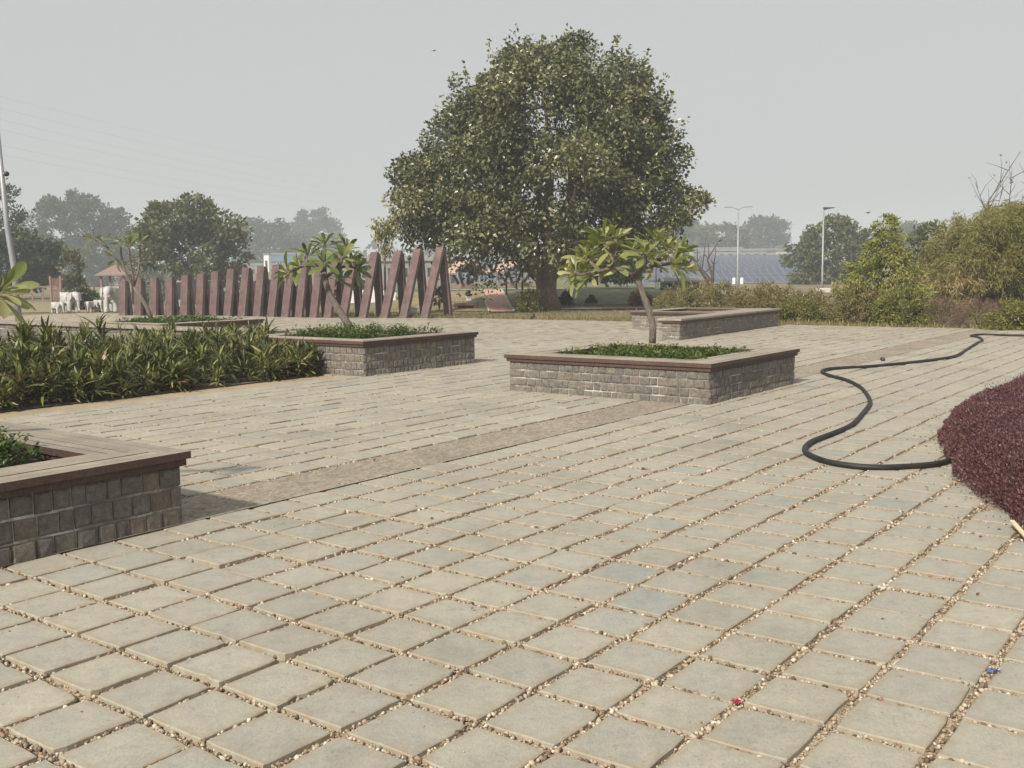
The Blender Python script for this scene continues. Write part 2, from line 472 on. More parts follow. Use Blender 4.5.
def m_pebble():
    m, t, p, o = mat_new('tan_pebbles')
    c = ramp(t, rnd(t), [(0, (0.082, 0.057, 0.039)), (.25, (0.192, 0.137, 0.088)), (.55, (0.326, 0.256, 0.176)), (.8, (0.432, 0.360, 0.268)), (.93, (0.557, 0.502, 0.416)), (1, (0.269, 0.133, 0.083))])
    t.links.new(c, p.inputs['Base Color']); p.inputs['Roughness'].default_value = .75
    bump(t, p, noise(t, 160, 3, .6, pos(t)), .4, .002)
    return m
M['pebble'] = m_pebble()

# ------------------------------------------------------------------ leaves and trees
def T_oval(w=.5, fold=.12):             # a pointed leaf: x along, y across, z up
    V = np.array([[0, 0, 0], [.35, w / 2, fold], [.35, 0, 0], [.35, -w / 2, fold], [1, 0, -.08]])
    return V, [np.array([[0, 2, 1], [0, 3, 2], [1, 2, 4], [2, 3, 4]])]
def T_quad(w=.6):
    V = np.array([[0, 0, 0], [.45, w / 2, .08], [1, 0, 0], [.45, -w / 2, -.05]])
    return V, [np.array([[0, 3, 2, 1]])]
def T_strap(w=.1, droop=.45, n=4):
    V, F = [], []
    for k in range(n + 1):
        s = k / n
        ww = w * (.55 + 1.3 * s - 1.75 * s ** 2.2) / 2 if k < n else .004
        z = .25 * s - droop * s * s
        V += [[s, ww, z + .25 * abs(ww)], [s, -ww, z + .25 * abs(ww)]]
    for k in range(n):
        a = 2 * k
        F.append([a, a + 1, a + 3, a + 2])
    return np.array(V), [np.array(F)]
def T_obov(w=.3, droop=.22):            # frangipani leaf with a keel along its midrib
    prof = [(0, .06), (.18, .25), (.42, .72), (.66, 1.), (.84, .86), (.95, .45), (1, .02)]
    V, F = [], []
    for s, q in prof:
        h = w * q / 2
        z = .06 * s - droop * s * s
        V += [[s, h, z + .30 * h], [s, 0, z], [s, -h, z + .30 * h]]
    for k in range(len(prof) - 1):
        a = 3 * k
        F += [[a, a + 1, a + 4, a + 3], [a + 1, a + 2, a + 5, a + 4]]
    return np.array(V), [np.array(F)]
def unit(a):
    return a / (np.linalg.norm(a, axis=-1, keepdims=True) + 1e-9)
def leaves(name, P, D, L, tpl, mat, parent=None, up=None, r=None, rs=RS, smooth=False, wscale=None):
    """one mesh of leaves: base points P, directions D, lengths L"""
    n = len(P)
    P = np.asarray(P, float); D = unit(np.asarray(D, float))
    L = np.broadcast_to(np.asarray(L, float), (n,))
    U = rs.normal(size=(n, 3)) if up is None else np.asarray(up, float) + rs.normal(size=(n, 3)) * .25
    S = unit(np.cross(U, D)); U = np.cross(D, S)
    tv, tf = tpl
    ws = np.ones(n) if wscale is None else wscale
    V = P[:, None, :] + L[:, None, None] * (tv[None, :, 0, None] * D[:, None, :] + tv[None, :, 1, None] * ws[:, None, None] * S[:, None, :] + tv[None, :, 2, None] * U[:, None, :])
    K = len(tv)
    FS = [(f[None] + (np.arange(n) * K)[:, None, None]).reshape(-1, f.shape[1]) for f in tf]
    rr = rs.rand(n) if r is None else np.clip(r, 0, 1)
    return mesh_arrays(name, V.reshape(-1, 3), FS, mat, parent, smooth, {'rnd': np.repeat(rr, K)})
def sph(n, rs):
    return unit(rs.normal(size=(n, 3)))

def crown_points(prof, n_cl, per, cl_r, rs, lump=.2, inner=.35, sprigs=0.0, droop=.0):
    """leaf points in clumps that fill a lumpy body of revolution; prof = [(z, radius)]"""
    z = np.array([p[0] for p in prof]); R = np.array([p[1] for p in prof])
    zs = rs.uniform(z[0], z[-1], n_cl * 6)
    rr = np.interp(zs, z, R)
    keep = rs.rand(len(zs)) < (rr / R.max()) ** 1.2
    zs = zs[keep][:n_cl]; rr = rr[keep][:n_cl]
    n = len(zs)
    th = rs.uniform(0, 2 * np.pi, n)
    ph = rs.uniform(0, 6.28, 6)
    lob = 1 + lump * (np.sin(3 * th + ph[0] + zs * .7) * .5 + np.sin(5 * th + ph[1] - zs * 1.3) * .35 + np.sin(8 * th + ph[2] + zs * 2.1) * .3)
    q = inner + (1 - inner) * np.sqrt(rs.rand(n))
    q = np.where(rs.rand(n) < sprigs, q * 1.1, q)
    rad_ = rr * lob * q
    cen = np.stack([rad_ * np.cos(th), rad_ * np.sin(th), zs], 1)
    mid = np.array([0, 0, z[0] + (z[-1] - z[0]) * .35])
    cs = cl_r * rs.uniform(.55, 1.3, n)
    off = sph(n * per, rs) * (rs.rand(n * per, 1) ** .45)
    off *= np.repeat(cs, per)[:, None] * np.array([1, 1, .75])
    P = np.repeat(cen, per, 0) + off
    out = unit(np.repeat(cen, per, 0) - mid + off * 1.5)
    D = unit(out * .7 + rs.normal(size=P.shape) * .6 + np.array([0, 0, -droop]))
    tone = np.repeat(rs.rand(n), per)
    return cen, P, D, tone

def limbs(mb, base, top_z, targets, r0, rs, lean=(0, 0), fork=.35, n=8, wob=.06):
    """a tapered trunk that forks into limbs running to the target points"""
    base = np.asarray(base, float)
    fk = base + np.array([lean[0], lean[1], top_z * fork])
    mb.tube([base + np.array([0, 0, -.1]), base + (fk - base) * .12, base + (fk - base) * .55 + np.array([.1 * r0, -.1 * r0, 0]), fk], [r0 * 1.45, r0 * 1.08, r0 * .92, r0 * .85], n, wob=wob)
    for tg in targets:
        tg = np.asarray(tg, float)
        a = fk + (tg - fk) * .33 + np.array([0, 0, .12 * np.linalg.norm(tg - fk)]) + rs.normal(size=3) * .06 * np.linalg.norm(tg - fk)
        b = fk + (tg - fk) * .7 + np.array([0, 0, .08 * np.linalg.norm(tg - fk)]) + rs.normal(size=3) * .05 * np.linalg.norm(tg - fk)
        mb.tube([fk - np.array([0, 0, r0 * .5]), a, b, tg], [r0 * .6, r0 * .42, r0 * .25, r0 * .07], max(5, n - 2), wob=wob)

def tree(name, label, u, Y, prof, n_cl, per, cl_r, leaf_len, mat, trunk_r, seed, cat='tree', group=None, lump=.2, tpl=None, bark='greybark', inner=.35, sx=1., sy=1., droop=.1, n_limb=9, tone=.35, sprigs=.06, vb=300, loc=None, fork=.35, crown='crown'):
    rs = np.random.RandomState(seed)
    if loc is None:
        x = PT(u, vb, Y)[0]
        loc = (x, Y, float(terrain(x, Y)))
    t = thing(name, label, cat, loc, 0, group)
    cen, P, D, tn = crown_points(prof, n_cl, per, cl_r, rs, lump, inner, sprigs, droop)
    S = np.array([sx, sy, 1]); P = P * S; cen = cen * S
    r = rs.rand(len(P)) * (1 - tone) + tn * tone
    leaves(crown, P, D, leaf_len * rs.uniform(.65, 1.25, len(P)), tpl or T_quad(.6), mat, t, r=r, rs=rs)
    mb = MB()
    tg = cen[rs.choice(len(cen), min(n_limb, len(cen)), False)]
    limbs(mb, (0, 0, 0), prof[0][0] + (prof[-1][0] - prof[0][0]) * .35, tg, trunk_r, rs, fork=fork)
    mb.build('trunk', M[bark], t, True)
    return t

# ------------------------------------------------------------------ the ground
def build_ground():
    xs = np.concatenate([np.linspace(-900, -160, 14), np.linspace(-150, 150, 76), np.linspace(160, 900, 14)])
    ys = np.concatenate([np.linspace(-300, 20, 8), np.linspace(30, 130, 51), np.linspace(136, 240, 20), np.linspace(260, 900, 10)])
    X, Yg = np.meshgrid(xs, ys)
    Z = terrain(X, Yg) - .055
    V = np.stack([X.ravel(), Yg.ravel(), Z.ravel()], 1)
    nx = len(xs)
    a = (np.arange(len(ys) - 1)[:, None] * nx + np.arange(nx - 1)[None]).ravel()
    tag(mesh_arrays('ground', V, [np.stack([a, a + 1, a + nx + 1, a + nx], 1)], M['ground'], None, True), kind='structure')
build_ground()

def sheet(name, poly, z, mat, kind='structure', follow=False):
    """a flat polygon a few millimetres thick in look only where it lies on the ground"""
    mb = MB()
    mb.add([(p[0], p[1], z + (float(terrain(p[0], p[1])) if follow else 0)) for p in poly], [tuple(range(len(poly)))])
    return tag(mb.build(name, mat), kind=kind)

BED_C, BED_R = np.array([14.57, 4.72]), 11.56
PLANTERS = {                            # i0, i1, j0, j1, height of the coping top
    'P1': (-8.72, -5.70, 1.25, 3.92, .475),
    'P2': (-14.62, -11.60, 11.45, 14.25, .565),
    'P3': (-8.43, -5.43, 11.12, 13.82, .50),
    'P4': (-14.40, -11.72, 25.0, 28.2, .50),
    'P5': (-22.9, -19.9, 13.3, 16.2, .58),
}
HED_I = -12.35                          # front edge of the hedge bed, along ej

def plaza_edge(i):
    return 28.9 if i > -24 else 28.9 - min(1.9, (-24 - i) * .35)
def build_paving():
    rs = np.random.RandomState(3)
    cells = []
    for n in range(-130, 14):
        ci = PI0 + (n + .5) * PITCH_T
        if n in (-28, -27): continue
        for mth in range(-18, 80):
            cj = PJ0 + (mth + .5) * PITCH_T
            if cj + .17 > plaza_edge(ci): continue
            if ci < HED_I + .55 and cj < 11.35: continue
            if ci < -14.6 and cj < 13.2: continue
            if ci > 5 and cj < -2: continue
            c = W(ci, cj)
            if c[1] < -1.5: continue
            if np.hypot(c[0] - BED_C[0], c[1] - BED_C[1]) < BED_R - .12: continue
            if c[0] > 16: continue
            inside = False
            for a, b, d, e, _ in PLANTERS.values():
                if a + .1 < ci < b - .1 and d + .1 < cj < e - .1: inside = True
            if inside: continue
            if (n, mth) in MISSING: continue
            cells.append((n, mth, ci, cj, c[1]))
    cells = np.array(cells)
    Vs, FSets, R, E = [], [], [], []
    off = 0
    half0 = .1545
    def emit(sel, k, rings, half=.1545):
        nonlocal off
        m = len(sel)
        if not m: return
        # outline template: k points per side
        s = np.linspace(-1, 1, k + 1)[:-1]
        o = np.ones(k)
        tx = np.concatenate([s, o, -s, -o]); ty = np.concatenate([-o, s, o, -s])
        n4 = 4 * k
        hx = half + rs.normal(0, .0025, (m, 1)); hy = half + rs.normal(0, .0025, (m, 1))
        x = tx[None] * hx; y = ty[None] * hy
        if k > 1:
            rj = rs.normal(0, .0011, (m, n4)); rj = (rj + np.roll(rj, 1, 1)) * .8
            cornr = (np.abs(tx * ty) > .999)
            sc = 1 + rj / half
            chip = np.where(rs.rand(m, n4) < np.where(cornr, .55, .03), rs.uniform(.002, .006, (m, n4)) * rs.choice([1, 1, 1, 2.5], (m, n4)), 0)
            sc = sc - chip / half
            x = x * sc; y = y * sc
        ang = rs.normal(0, .008, (m, 1)); ca, sa = np.cos(ang), np.sin(ang)
        dz0 = rs.normal(0, .0028, (m, 1)); tiltx = rs.normal(0, .007, (m, 1)); tilty = rs.normal(0, .007, (m, 1))
        ids = [(int(a), int(b)) for a, b in sel[:, :2]]
        for q, idd in enumerate(ids):
            if idd in TILTED:
                tiltx[q], tilty[q], dz0[q] = TILTED[idd]
        shift = rs.normal(0, .0035, (m, 2))
        lay = []
        for inset, z, ed in rings:
            f = 1 - inset / half
            xx = (ca * x - sa * y) * f + shift[:, :1]; yy = (sa * x + ca * y) * f + shift[:, 1:]
            zz = np.maximum(z + (dz0 + tiltx * xx + tilty * yy if z > -.02 else 0), -.04)
            ii = sel[:, 2:3] + xx; jj = sel[:, 3:4] + yy
            P = ii[..., None] * ei + jj[..., None] * ej
            P[..., 2] = zz
            lay.append(P)
            E.append(None)
        V = np.stack(lay, 1)                                  # m, rings, n4, 3
        nr = len(rings)
        Vs.append(V.reshape(-1, 3))
        R.append(np.repeat(rs.rand(m), nr * n4))
        ed = np.array([q[2] for q in rings])
        E[-nr:] = [np.tile(np.repeat(ed, n4), m)]
        base = off + np.arange(m)[:, None] * (nr * n4)
        q = np.arange(n4); q2 = (q + 1) % n4
        for g in range(nr - 1):
            F = np.stack([base + g * n4 + q, base + g * n4 + q2, base + (g + 1) * n4 + q2, base + (g + 1) * n4 + q], -1)
            FSets.append(F.reshape(-1, 4))
        FSets.append(base + (nr - 1) * n4 + q)
        off += m * nr * n4
    d = np.hypot(cells[:, 4], (W(1, 0)[0] * cells[:, 2] + W(0, 1)[0] * cells[:, 3]))
    emit(cells[d < 11], 6, [(0, -.04, 1), (0, -.004, 1), (.005, 0, .9), (.045, .0005, 0)])
    emit(cells[(d >= 11) & (d < 24)], 3, [(0, -.04, 1), (0, -.003, 1), (.005, 0, .8), (.04, .0003, 0)], .1595)
    emit(cells[d >= 24], 1, [(0, -.04, 1), (.003, 0, .6)], .1625)
    o = mesh_arrays('paving', np.concatenate(Vs), FSets, M['tile'], None, False, {'rnd': np.concatenate(R), 'edge': np.concatenate([e for e in E if e is not None])})
    tag(o, kind='structure')
    return cells
MISSING = set()
TILTED = {}
def cell_of(u, v):
    g = G(u, v)
    return (int(math.floor((g @ ei - PI0) / PITCH_T)), int(math.floor((g @ ej - PJ0) / PITCH_T)))
TILTED[cell_of(322, 632)] = (.01, -.055, .004)
for q in ((135, 474), (160, 470)): pass
CELLS = build_paving()

# bedding under the slabs, the pebbled band, the sandy edging before the hedge
mbq = MB()
poly = [W(9, -6), W(9, 29.0), W(-24, 29.0), W(-30, 27.2), W(-46, 27.2), W(-46, 11.4), W(-11.8, 11.4), W(-11.8, -6)]
def bed_z(x, y):
    d = np.hypot(x, y)
    return -.0165 - .006 * sstep(1.2, -1.8, x) * (1 - sstep(6, 10, d)) + .006 * sstep(9, 15, d)
def bedding():
    ii = np.linspace(-46, 9, 160); jj = np.linspace(-6, 29.0, 110)
    I, J = np.meshgrid(ii, jj, indexing='ij')
    P = I[..., None] * ei + J[..., None] * ej
    P[..., 2] = bed_z(P[..., 0], P[..., 1])
    nj = len(jj)
    a, b = np.meshgrid(np.arange(159), np.arange(109), indexing='ij')
    ok = ~((I[:-1, :-1] < -12.1) & (J[:-1, :-1] < 11.2)) & ~((I[:-1, :-1] < -24) & (J[:-1, :-1] > 27.0))
    a, b = a[ok], b[ok]
    F = np.stack([a * nj + b, (a + 1) * nj + b, (a + 1) * nj + b + 1, a * nj + b + 1], 1)
    tag(mesh_arrays('joint_bedding', P.reshape(-1, 3), [F], M['bed'], None, True), kind='structure')
bedding()
ib = (PI0 - 28 * PITCH_T + .02, PI0 - 26 * PITCH_T - .02)
sheet('pebbled_band', [W(ib[0], -4), W(ib[1], -4), W(ib[1], 28.9), W(ib[0], 28.9)], -.006, M['strip'])
sheet('sandy_edging', [W(HED_I - 3.2, -3), W(HED_I + .52, -3), W(HED_I + .52, 11.4), W(HED_I - 3.2, 11.4)], -.012, M['edging'])
sheet('hedge_bed', [W(-30, -3), W(HED_I - .05, -3), W(HED_I - .05, 11.38), W(-14.7, 11.38), W(-14.7, 12.6), W(-30, 12.6)], .004, M['soil'])

def ico():
    p = (1 + 5 ** .5) / 2
    V = unit(np.array([[-1, p, 0], [1, p, 0], [-1, -p, 0], [1, -p, 0], [0, -1, p], [0, 1, p], [0, -1, -p], [0, 1, -p], [p, 0, -1], [p, 0, 1], [-p, 0, -1], [-p, 0, 1]], float))
    F = np.array([[0, 11, 5], [0, 5, 1], [0, 1, 7], [0, 7, 10], [0, 10, 11], [1, 5, 9], [5, 11, 4], [11, 10, 2], [10, 7, 6], [7, 1, 8], [3, 9, 4], [3, 4, 2], [3, 2, 6], [3, 6, 8], [3, 8, 9], [4, 9, 5], [2, 4, 11], [6, 2, 10], [8, 6, 7], [9, 8, 1]])
    return V, F
def stones_mesh(name, P, S, mat, rs, parent=None, flat=.65):
    V0, F0 = ico()
    n = len(P)
    A = unit(rs.normal(size=(n, 3))); B = unit(np.cross(A, rs.normal(size=(n, 3)))); Cx = np.cross(A, B)
    jit = V0[None] * (1 + rs.uniform(-.22, .22, (n, 12, 1)))
    sc = np.stack([np.ones(n), rs.uniform(.6, .95, n), rs.uniform(.5, .85, n)], 1)
    q = jit * sc[:, None, :]
    V = P[:, None] + S[:, None, None] * (q[..., :1] * A[:, None] + q[..., 1:2] * B[:, None] + q[..., 2:] * Cx[:, None])
    F = (F0[None] + (np.arange(n) * 12)[:, None, None]).reshape(-1, 3)
    return mesh_arrays(name, V.reshape(-1, 3), [F], mat, parent, True, {'rnd': np.repeat(rs.rand(n), 12)})
def build_pebbles():
    rs = np.random.RandomState(11)
    c = CELLS
    d = np.hypot(c[:, 4], (W(1, 0)[0] * c[:, 2] + W(0, 1)[0] * c[:, 3]))
    ang = np.degrees(np.arctan2((W(1, 0)[0] * c[:, 2] + W(0, 1)[0] * c[:, 3]), c[:, 4]))
    vis = (np.abs(ang) < 36) & (c[:, 4] > 2.2)
    Ps, Ss = [], []
    for lo, hi, per, s0, s1 in ((0, 5.2, 150, .0045, .0115), (5.2, 9, 84, .006, .0125), (9, 14, 14, .006, .010)):
        sel = c[vis & (d >= lo) & (d < hi)]
        for side in (0, 1):
            m = len(sel) * per // 2
            k = rs.randint(0, len(sel), m)
            along = rs.uniform(-.5, .5, m) * PITCH_T
            across = rs.uniform(-.019, .019, m) + PITCH_T / 2
            # patchy fill: fewer stones where the patch noise is low
            ii = sel[k, 2] + (across if side else along); jj = sel[k, 3] + (along if side else across)
            patch = np.sin(ii * 3.1 + 1.3) * np.sin(jj * 2.3 + .4) + np.sin(ii * 7.7 - jj * 5.1) * .6
            s = rs.uniform(s0, s1, m) * rs.choice([.7, 1, 1.25], m)
            ok = rs.rand(m) < .78 + .3 * patch
            P = ii[:, None] * ei + jj[:, None] * ej
            P[:, 2] = bed_z(P[:, 0], P[:, 1]) + s * .35 + rs.uniform(0, .007, m)
            Ps.append(P[ok]); Ss.append(s[ok])
    for nm in MISSING:
        m = 420
        ii = PI0 + (nm[0] + rs.rand(m)) * PITCH_T; jj = PJ0 + (nm[1] + rs.rand(m)) * PITCH_T
        P = ii[:, None] * ei + jj[:, None] * ej; s = rs.uniform(.004, .012, m); P[:, 2] = bed_z(P[:, 0], P[:, 1]) + s * .5
        Ps.append(P); Ss.append(s)
    # a few stray stones lying on the slabs
    m = 110
    P = np.stack([rs.uniform(-4, 5, m), rs.uniform(3, 8, m), np.full(m, .003)], 1)
    Ps.append(P); Ss.append(rs.uniform(.003, .007, m))
    tag(stones_mesh('joint_pebbles', np.concatenate(Ps), np.concatenate(Ss), M['pebble'], rs), 'tan pebbles filling the open joints between the paving slabs', 'pebbles', kind='stuff')
build_pebbles()

# ------------------------------------------------------------------ planters
def rect_ring(mb, i0, i1, j0, j1, wd, z0, z1, rs, m_top, m_side, planks=5, bev=.005, joint=1.3):
    """mitred coping of planks round a rectangle (outer size given), wd wide"""
    for q in range(planks):
        a = wd * q / planks + (.004 if q else 0); b = wd * (q + 1) / planks
        o = [(i0 + a, j0 + a), (i1 - a, j0 + a), (i1 - a, j1 - a), (i0 + a, j1 - a)]
        n = [(i0 + b, j0 + b), (i1 - b, j0 + b), (i1 - b, j1 - b), (i0 + b, j1 - b)]
        dz = rs.uniform(-.002, .002)
        for s in range(4):
            e = (s + 1) % 4
            r = rs.rand()
            P = [o[s], o[e], n[e], n[s]]
            top = [W(p[0], p[1], z1 + dz) for p in P]; bot = [W(p[0], p[1], z0) for p in P]
            mb.add(top, [(0, 1, 2, 3)], m_top, r)
            mb.add([bot[0], bot[1], top[1], top[0]], [(0, 1, 2, 3)], m_side, r)
            mb.add([bot[2], bot[3], top[3], top[2]], [(0, 1, 2, 3)], m_side, r)
            mb.add(bot, [(3, 2, 1, 0)], m_side, r)
def stone_face(mb, mort, a, b, z0, z1, rs, course=.122, depth=.03):
    """courses of squared stones on the vertical plane from a to b (world xy), facing right of a->b"""
    a = np.array([*a[:2], 0.]); b = np.array([*b[:2], 0.])
    L = np.linalg.norm(b - a); t = (b - a) / L
    n = np.array([t[1], -t[0], 0])
    nc = max(2, round((z1 - z0) / course)); ch = (z1 - z0) / nc
    up = np.array([0, 0, 1.])
    for c in range(nc):
        x = -rs.uniform(0, .1)
        while x < L:
            wdt = rs.uniform(.085, .155)
            x0 = max(x + .004, 0); x1 = min(x + wdt - .004, L)
            x += wdt
            if x1 - x0 < .03: continue
            g = rs.uniform(.003, .006)
            zl = z0 + c * ch + g + rs.uniform(0, .005); zh = z0 + (c + 1) * ch - g - rs.uniform(0, .005)
            e = rs.uniform(.012, .026)
            pr = rs.uniform(.006, .017)
            def pt(x_, z_, p_): return a + t * x_ + up * z_ + n * p_
            jx = lambda: rs.uniform(-.004, .004)
            out = [pt(x0 + jx(), zl + jx(), -.012), pt(x1 + jx(), zl + jx(), -.012), pt(x1 + jx(), zh + jx(), -.012), pt(x0 + jx(), zh + jx(), -.012)]
            mid = [pt(x0 + .002, zl + .002, pr * .35), pt(x1 - .002, zl + .002, pr * .35), pt(x1 - .002, zh - .002, pr * .35), pt(x0 + .002, zh - .002, pr * .35)]
            inn = [pt(x0 + e, zl + e, pr + rs.uniform(-.0025, .0025)), pt(x1 - e, zl + e, pr + rs.uniform(-.0025, .0025)), pt(x1 - e, zh - e, pr + rs.uniform(-.0025, .0025)), pt(x0 + e, zh - e, pr + rs.uniform(-.0025, .0025))]
            cen = pt((x0 + x1) / 2, (zl + zh) / 2, pr + rs.uniform(-.0015, .003))
            V = out + mid + inn + [cen]
            F = [(k, (k + 1) % 4, 4 + (k + 1) % 4, 4 + k) for k in range(4)] + [(4 + k, 4 + (k + 1) % 4, 8 + (k + 1) % 4, 8 + k) for k in range(4)] + [(8 + k, 8 + (k + 1) % 4, 12) for k in range(4)]
            mb.add(V, F, 0, rs.rand())
def planter(label, key, seed, cap_w=.46, soil=True, soil_drop=.10):
    i0, i1, j0, j1, h = PLANTERS[key]
    rs = np.random.RandomState(seed)
    c = W((i0 + i1) / 2, (j0 + j1) / 2)
    t = thing('stone_planter', label, 'planter', (0, 0, 0), 0, 'stone planters on the plaza')
    mb = MB(); mo = MB()
    zt = h - .095
    cor = [(i0, j0), (i1, j0), (i1, j1), (i0, j1)]
    for s in range(4):
        a = W(*cor[s]); b = W(*cor[(s + 1) % 4])
        stone_face(mb, mo, a, b, -.035, zt, rs)
    th = .30
    for s in range(4):                       # the core behind the stones, pale mortar in its joints
        q = [(i0 + .006, j0 + .006), (i1 - .006, j0 + .006), (i1 - .006, j1 - .006), (i0 + .006, j1 - .006)]
        a, b = q[s], q[(s + 1) % 4]
        mo.add([W(*a, -.035), W(*b, -.035), W(*b, zt), W(*a, zt)], [(0, 1, 2, 3)])
        q = [(i0 + th, j0 + th), (i1 - th, j0 + th), (i1 - th, j1 - th), (i0 + th, j1 - th)]
        a, b = q[s], q[(s + 1) % 4]
        mo.add([W(*b, 0), W(*a, 0), W(*a, zt), W(*b, zt)], [(0, 1, 2, 3)])
    wl = mb.build('stone_wall', M['stone'], t, False)
    mo.build('mortar', M['mortar'], wl)
    cb = MB()
    o = .055
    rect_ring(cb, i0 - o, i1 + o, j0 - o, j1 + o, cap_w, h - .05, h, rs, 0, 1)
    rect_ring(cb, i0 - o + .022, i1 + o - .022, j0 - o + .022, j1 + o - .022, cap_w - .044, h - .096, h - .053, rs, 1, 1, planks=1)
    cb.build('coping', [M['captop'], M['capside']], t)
    if soil:
        sb = MB()
        g = 13
        ins = cap_w - o - .012
        for a in range(g):
            for b in range(g):
                pass
        ii = np.linspace(i0 + ins, i1 - ins, g); jj = np.linspace(j0 + ins, j1 - ins, g)
        V = [W(x, y, h - soil_drop + rs.uniform(-.02, .02)) for x in ii for y in jj]
        F = [(a * g + b, (a + 1) * g + b, (a + 1) * g + b + 1, a * g + b + 1) for a in range(g - 1) for b in range(g - 1)]
        sb.add(V, F)
        sb.build('soil', M['soil'], t, True)
    return t
planter('nearest stone planter with dark brown coping, cut off by the left edge', 'P1', 21)
planter('stone planter with brown coping beside the right end of the leafy hedge', 'P2', 22)
planter('stone planter with pale mortar joints standing alone in the middle of the paving', 'P3', 23)
planter('low stone planter with a leaning thin frangipani, behind the hedge', 'P5', 25)
SKEW = .052
p4 = planter('empty L shaped stone planter in front of the dry shrubs', 'P4', 24, cap_w=.5, soil_drop=.07)
# the arm of the L: a thick wall that runs forward from the empty planter
def build_arm():
    rs = np.random.RandomState(31)
    i0, i1, j0, j1, h = -11.70, -11.24, 21.45, 28.2, .50
    mb, mo = MB(), MB()
    cor = [(i0, j0), (i1, j0), (i1, j1), (i0, j1)]
    for s in range(4):
        stone_face(mb, mo, W(*cor[s]), W(*cor[(s + 1) % 4]), -.035, h - .095, rs)
    mo.prism([W(i0 + .006, j0 + .006, -.035), W(i1 - .006, j0 + .006, -.035), W(i1 - .006, j1 - .006, -.035), W(i0 + .006, j1 - .006, -.035)], (0, 0, h - .062))
    wl = mb.build('arm_wall', M['stone'], p4)
    mo.build('mortar', M['mortar'], wl)
    cb = MB()
    e2 = unit(ej - SKEW * ei); e1 = np.array([e2[1], -e2[0], 0])
    ax = [e1, e2, np.array([0, 0, 1.])]
    for k in range(3):
        wd = (i1 - i0 + .16) / 3
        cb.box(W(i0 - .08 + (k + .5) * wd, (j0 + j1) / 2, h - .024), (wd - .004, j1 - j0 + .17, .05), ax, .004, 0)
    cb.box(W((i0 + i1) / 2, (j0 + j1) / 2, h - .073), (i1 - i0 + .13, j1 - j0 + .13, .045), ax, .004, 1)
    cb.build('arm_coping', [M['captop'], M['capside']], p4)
build_arm()
SKEW = 0.0
# low wall behind the hedge
def build_low_wall():
    rs = np.random.RandomState(33)
    i0, i1, j0, j1, h = -27.5, -15.35, 12.62, 13.05, .575
    t = thing('low_wall', 'long low stone wall with pale coping running behind the leafy hedge', 'wall')
    mb, mo = MB(), MB()
    cor = [(i0, j0), (i1, j0), (i1, j1), (i0, j1)]
    for s in range(4):
        stone_face(mb, mo, W(*cor[s]), W(*cor[(s + 1) % 4]), -.035, h - .06, rs)
    mo.prism([W(i0 + .006, j0 + .006, -.035), W(i1 - .006, j0 + .006, -.035), W(i1 - .006, j1 - .006, -.035), W(i0 + .006, j1 - .006, -.035)], (0, 0, h - .03))
    wl = mb.build('stone_wall', M['stone'], t); mo.build('mortar', M['mortar'], wl)
    cb = MB()
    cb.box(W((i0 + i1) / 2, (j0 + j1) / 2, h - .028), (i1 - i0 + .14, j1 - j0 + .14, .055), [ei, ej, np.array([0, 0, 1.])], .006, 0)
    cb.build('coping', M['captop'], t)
build_low_wall()

# ------------------------------------------------------------------ planting in the planters
def cover(label, key, n_cl, per, seed, hgt, llen, ins=.42, name='ground_cover', spread=.14, bare=0.0):
    i0, i1, j0, j1, h = PLANTERS[key]
    rs = np.random.RandomState(seed)
    ci = rs.uniform(i0 + ins, i1 - ins, n_cl); cj = rs.uniform(j0 + ins, j1 - ins, n_cl)
    ok = (np.sin(ci * 2.9 + seed) * np.sin(cj * 3.3) > bare - 1)
    ci, cj = ci[ok], cj[ok]; n = len(ci)
    hh = hgt * rs.uniform(.5, 1.35, n)
    th = rs.uniform(0, 6.28, n * per); q = np.sqrt(rs.rand(n * per)) * spread
    ii = np.repeat(ci, per) + q * np.cos(th); jj = np.repeat(cj, per) + q * np.sin(th)
    lim = ins - .10
    z = h - .10 + np.repeat(hh, per) * rs.rand(n * per) ** .6 * (1 - .5 * (q / spread) ** 2)
    P = ii[:, None] * ei + jj[:, None] * ej; P[:, 2] = z
    D = np.stack([np.cos(th + .4), np.sin(th + .4), rs.uniform(-.1, 1.1, n * per)], 1) + rs.normal(size=(n * per, 3)) * .35
    okl = (ii > i0 + lim) & (ii < i1 - lim) & (jj > j0 + lim) & (jj < j1 - lim)
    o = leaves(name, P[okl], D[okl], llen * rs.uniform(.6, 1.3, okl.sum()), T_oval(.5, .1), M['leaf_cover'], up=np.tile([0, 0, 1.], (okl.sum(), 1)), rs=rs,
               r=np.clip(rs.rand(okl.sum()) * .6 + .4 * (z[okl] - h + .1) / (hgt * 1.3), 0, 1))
    return tag(o, label, 'plants', kind='stuff')
cover('bright green leafy plants in the nearest planter at the left edge', 'P1', 230, 60, 41, .24, .055, ins=.50, bare=.0)
cover('dark green bushy plants round the leaning frangipani beside the hedge', 'P2', 120, 60, 42, .22, .06)
cover('low green plants round the frangipani in the middle planter', 'P3', 190, 50, 43, .13, .055, bare=.1)
cover('low green plants in the planter behind the hedge', 'P5', 130, 36, 45, .16, .08)

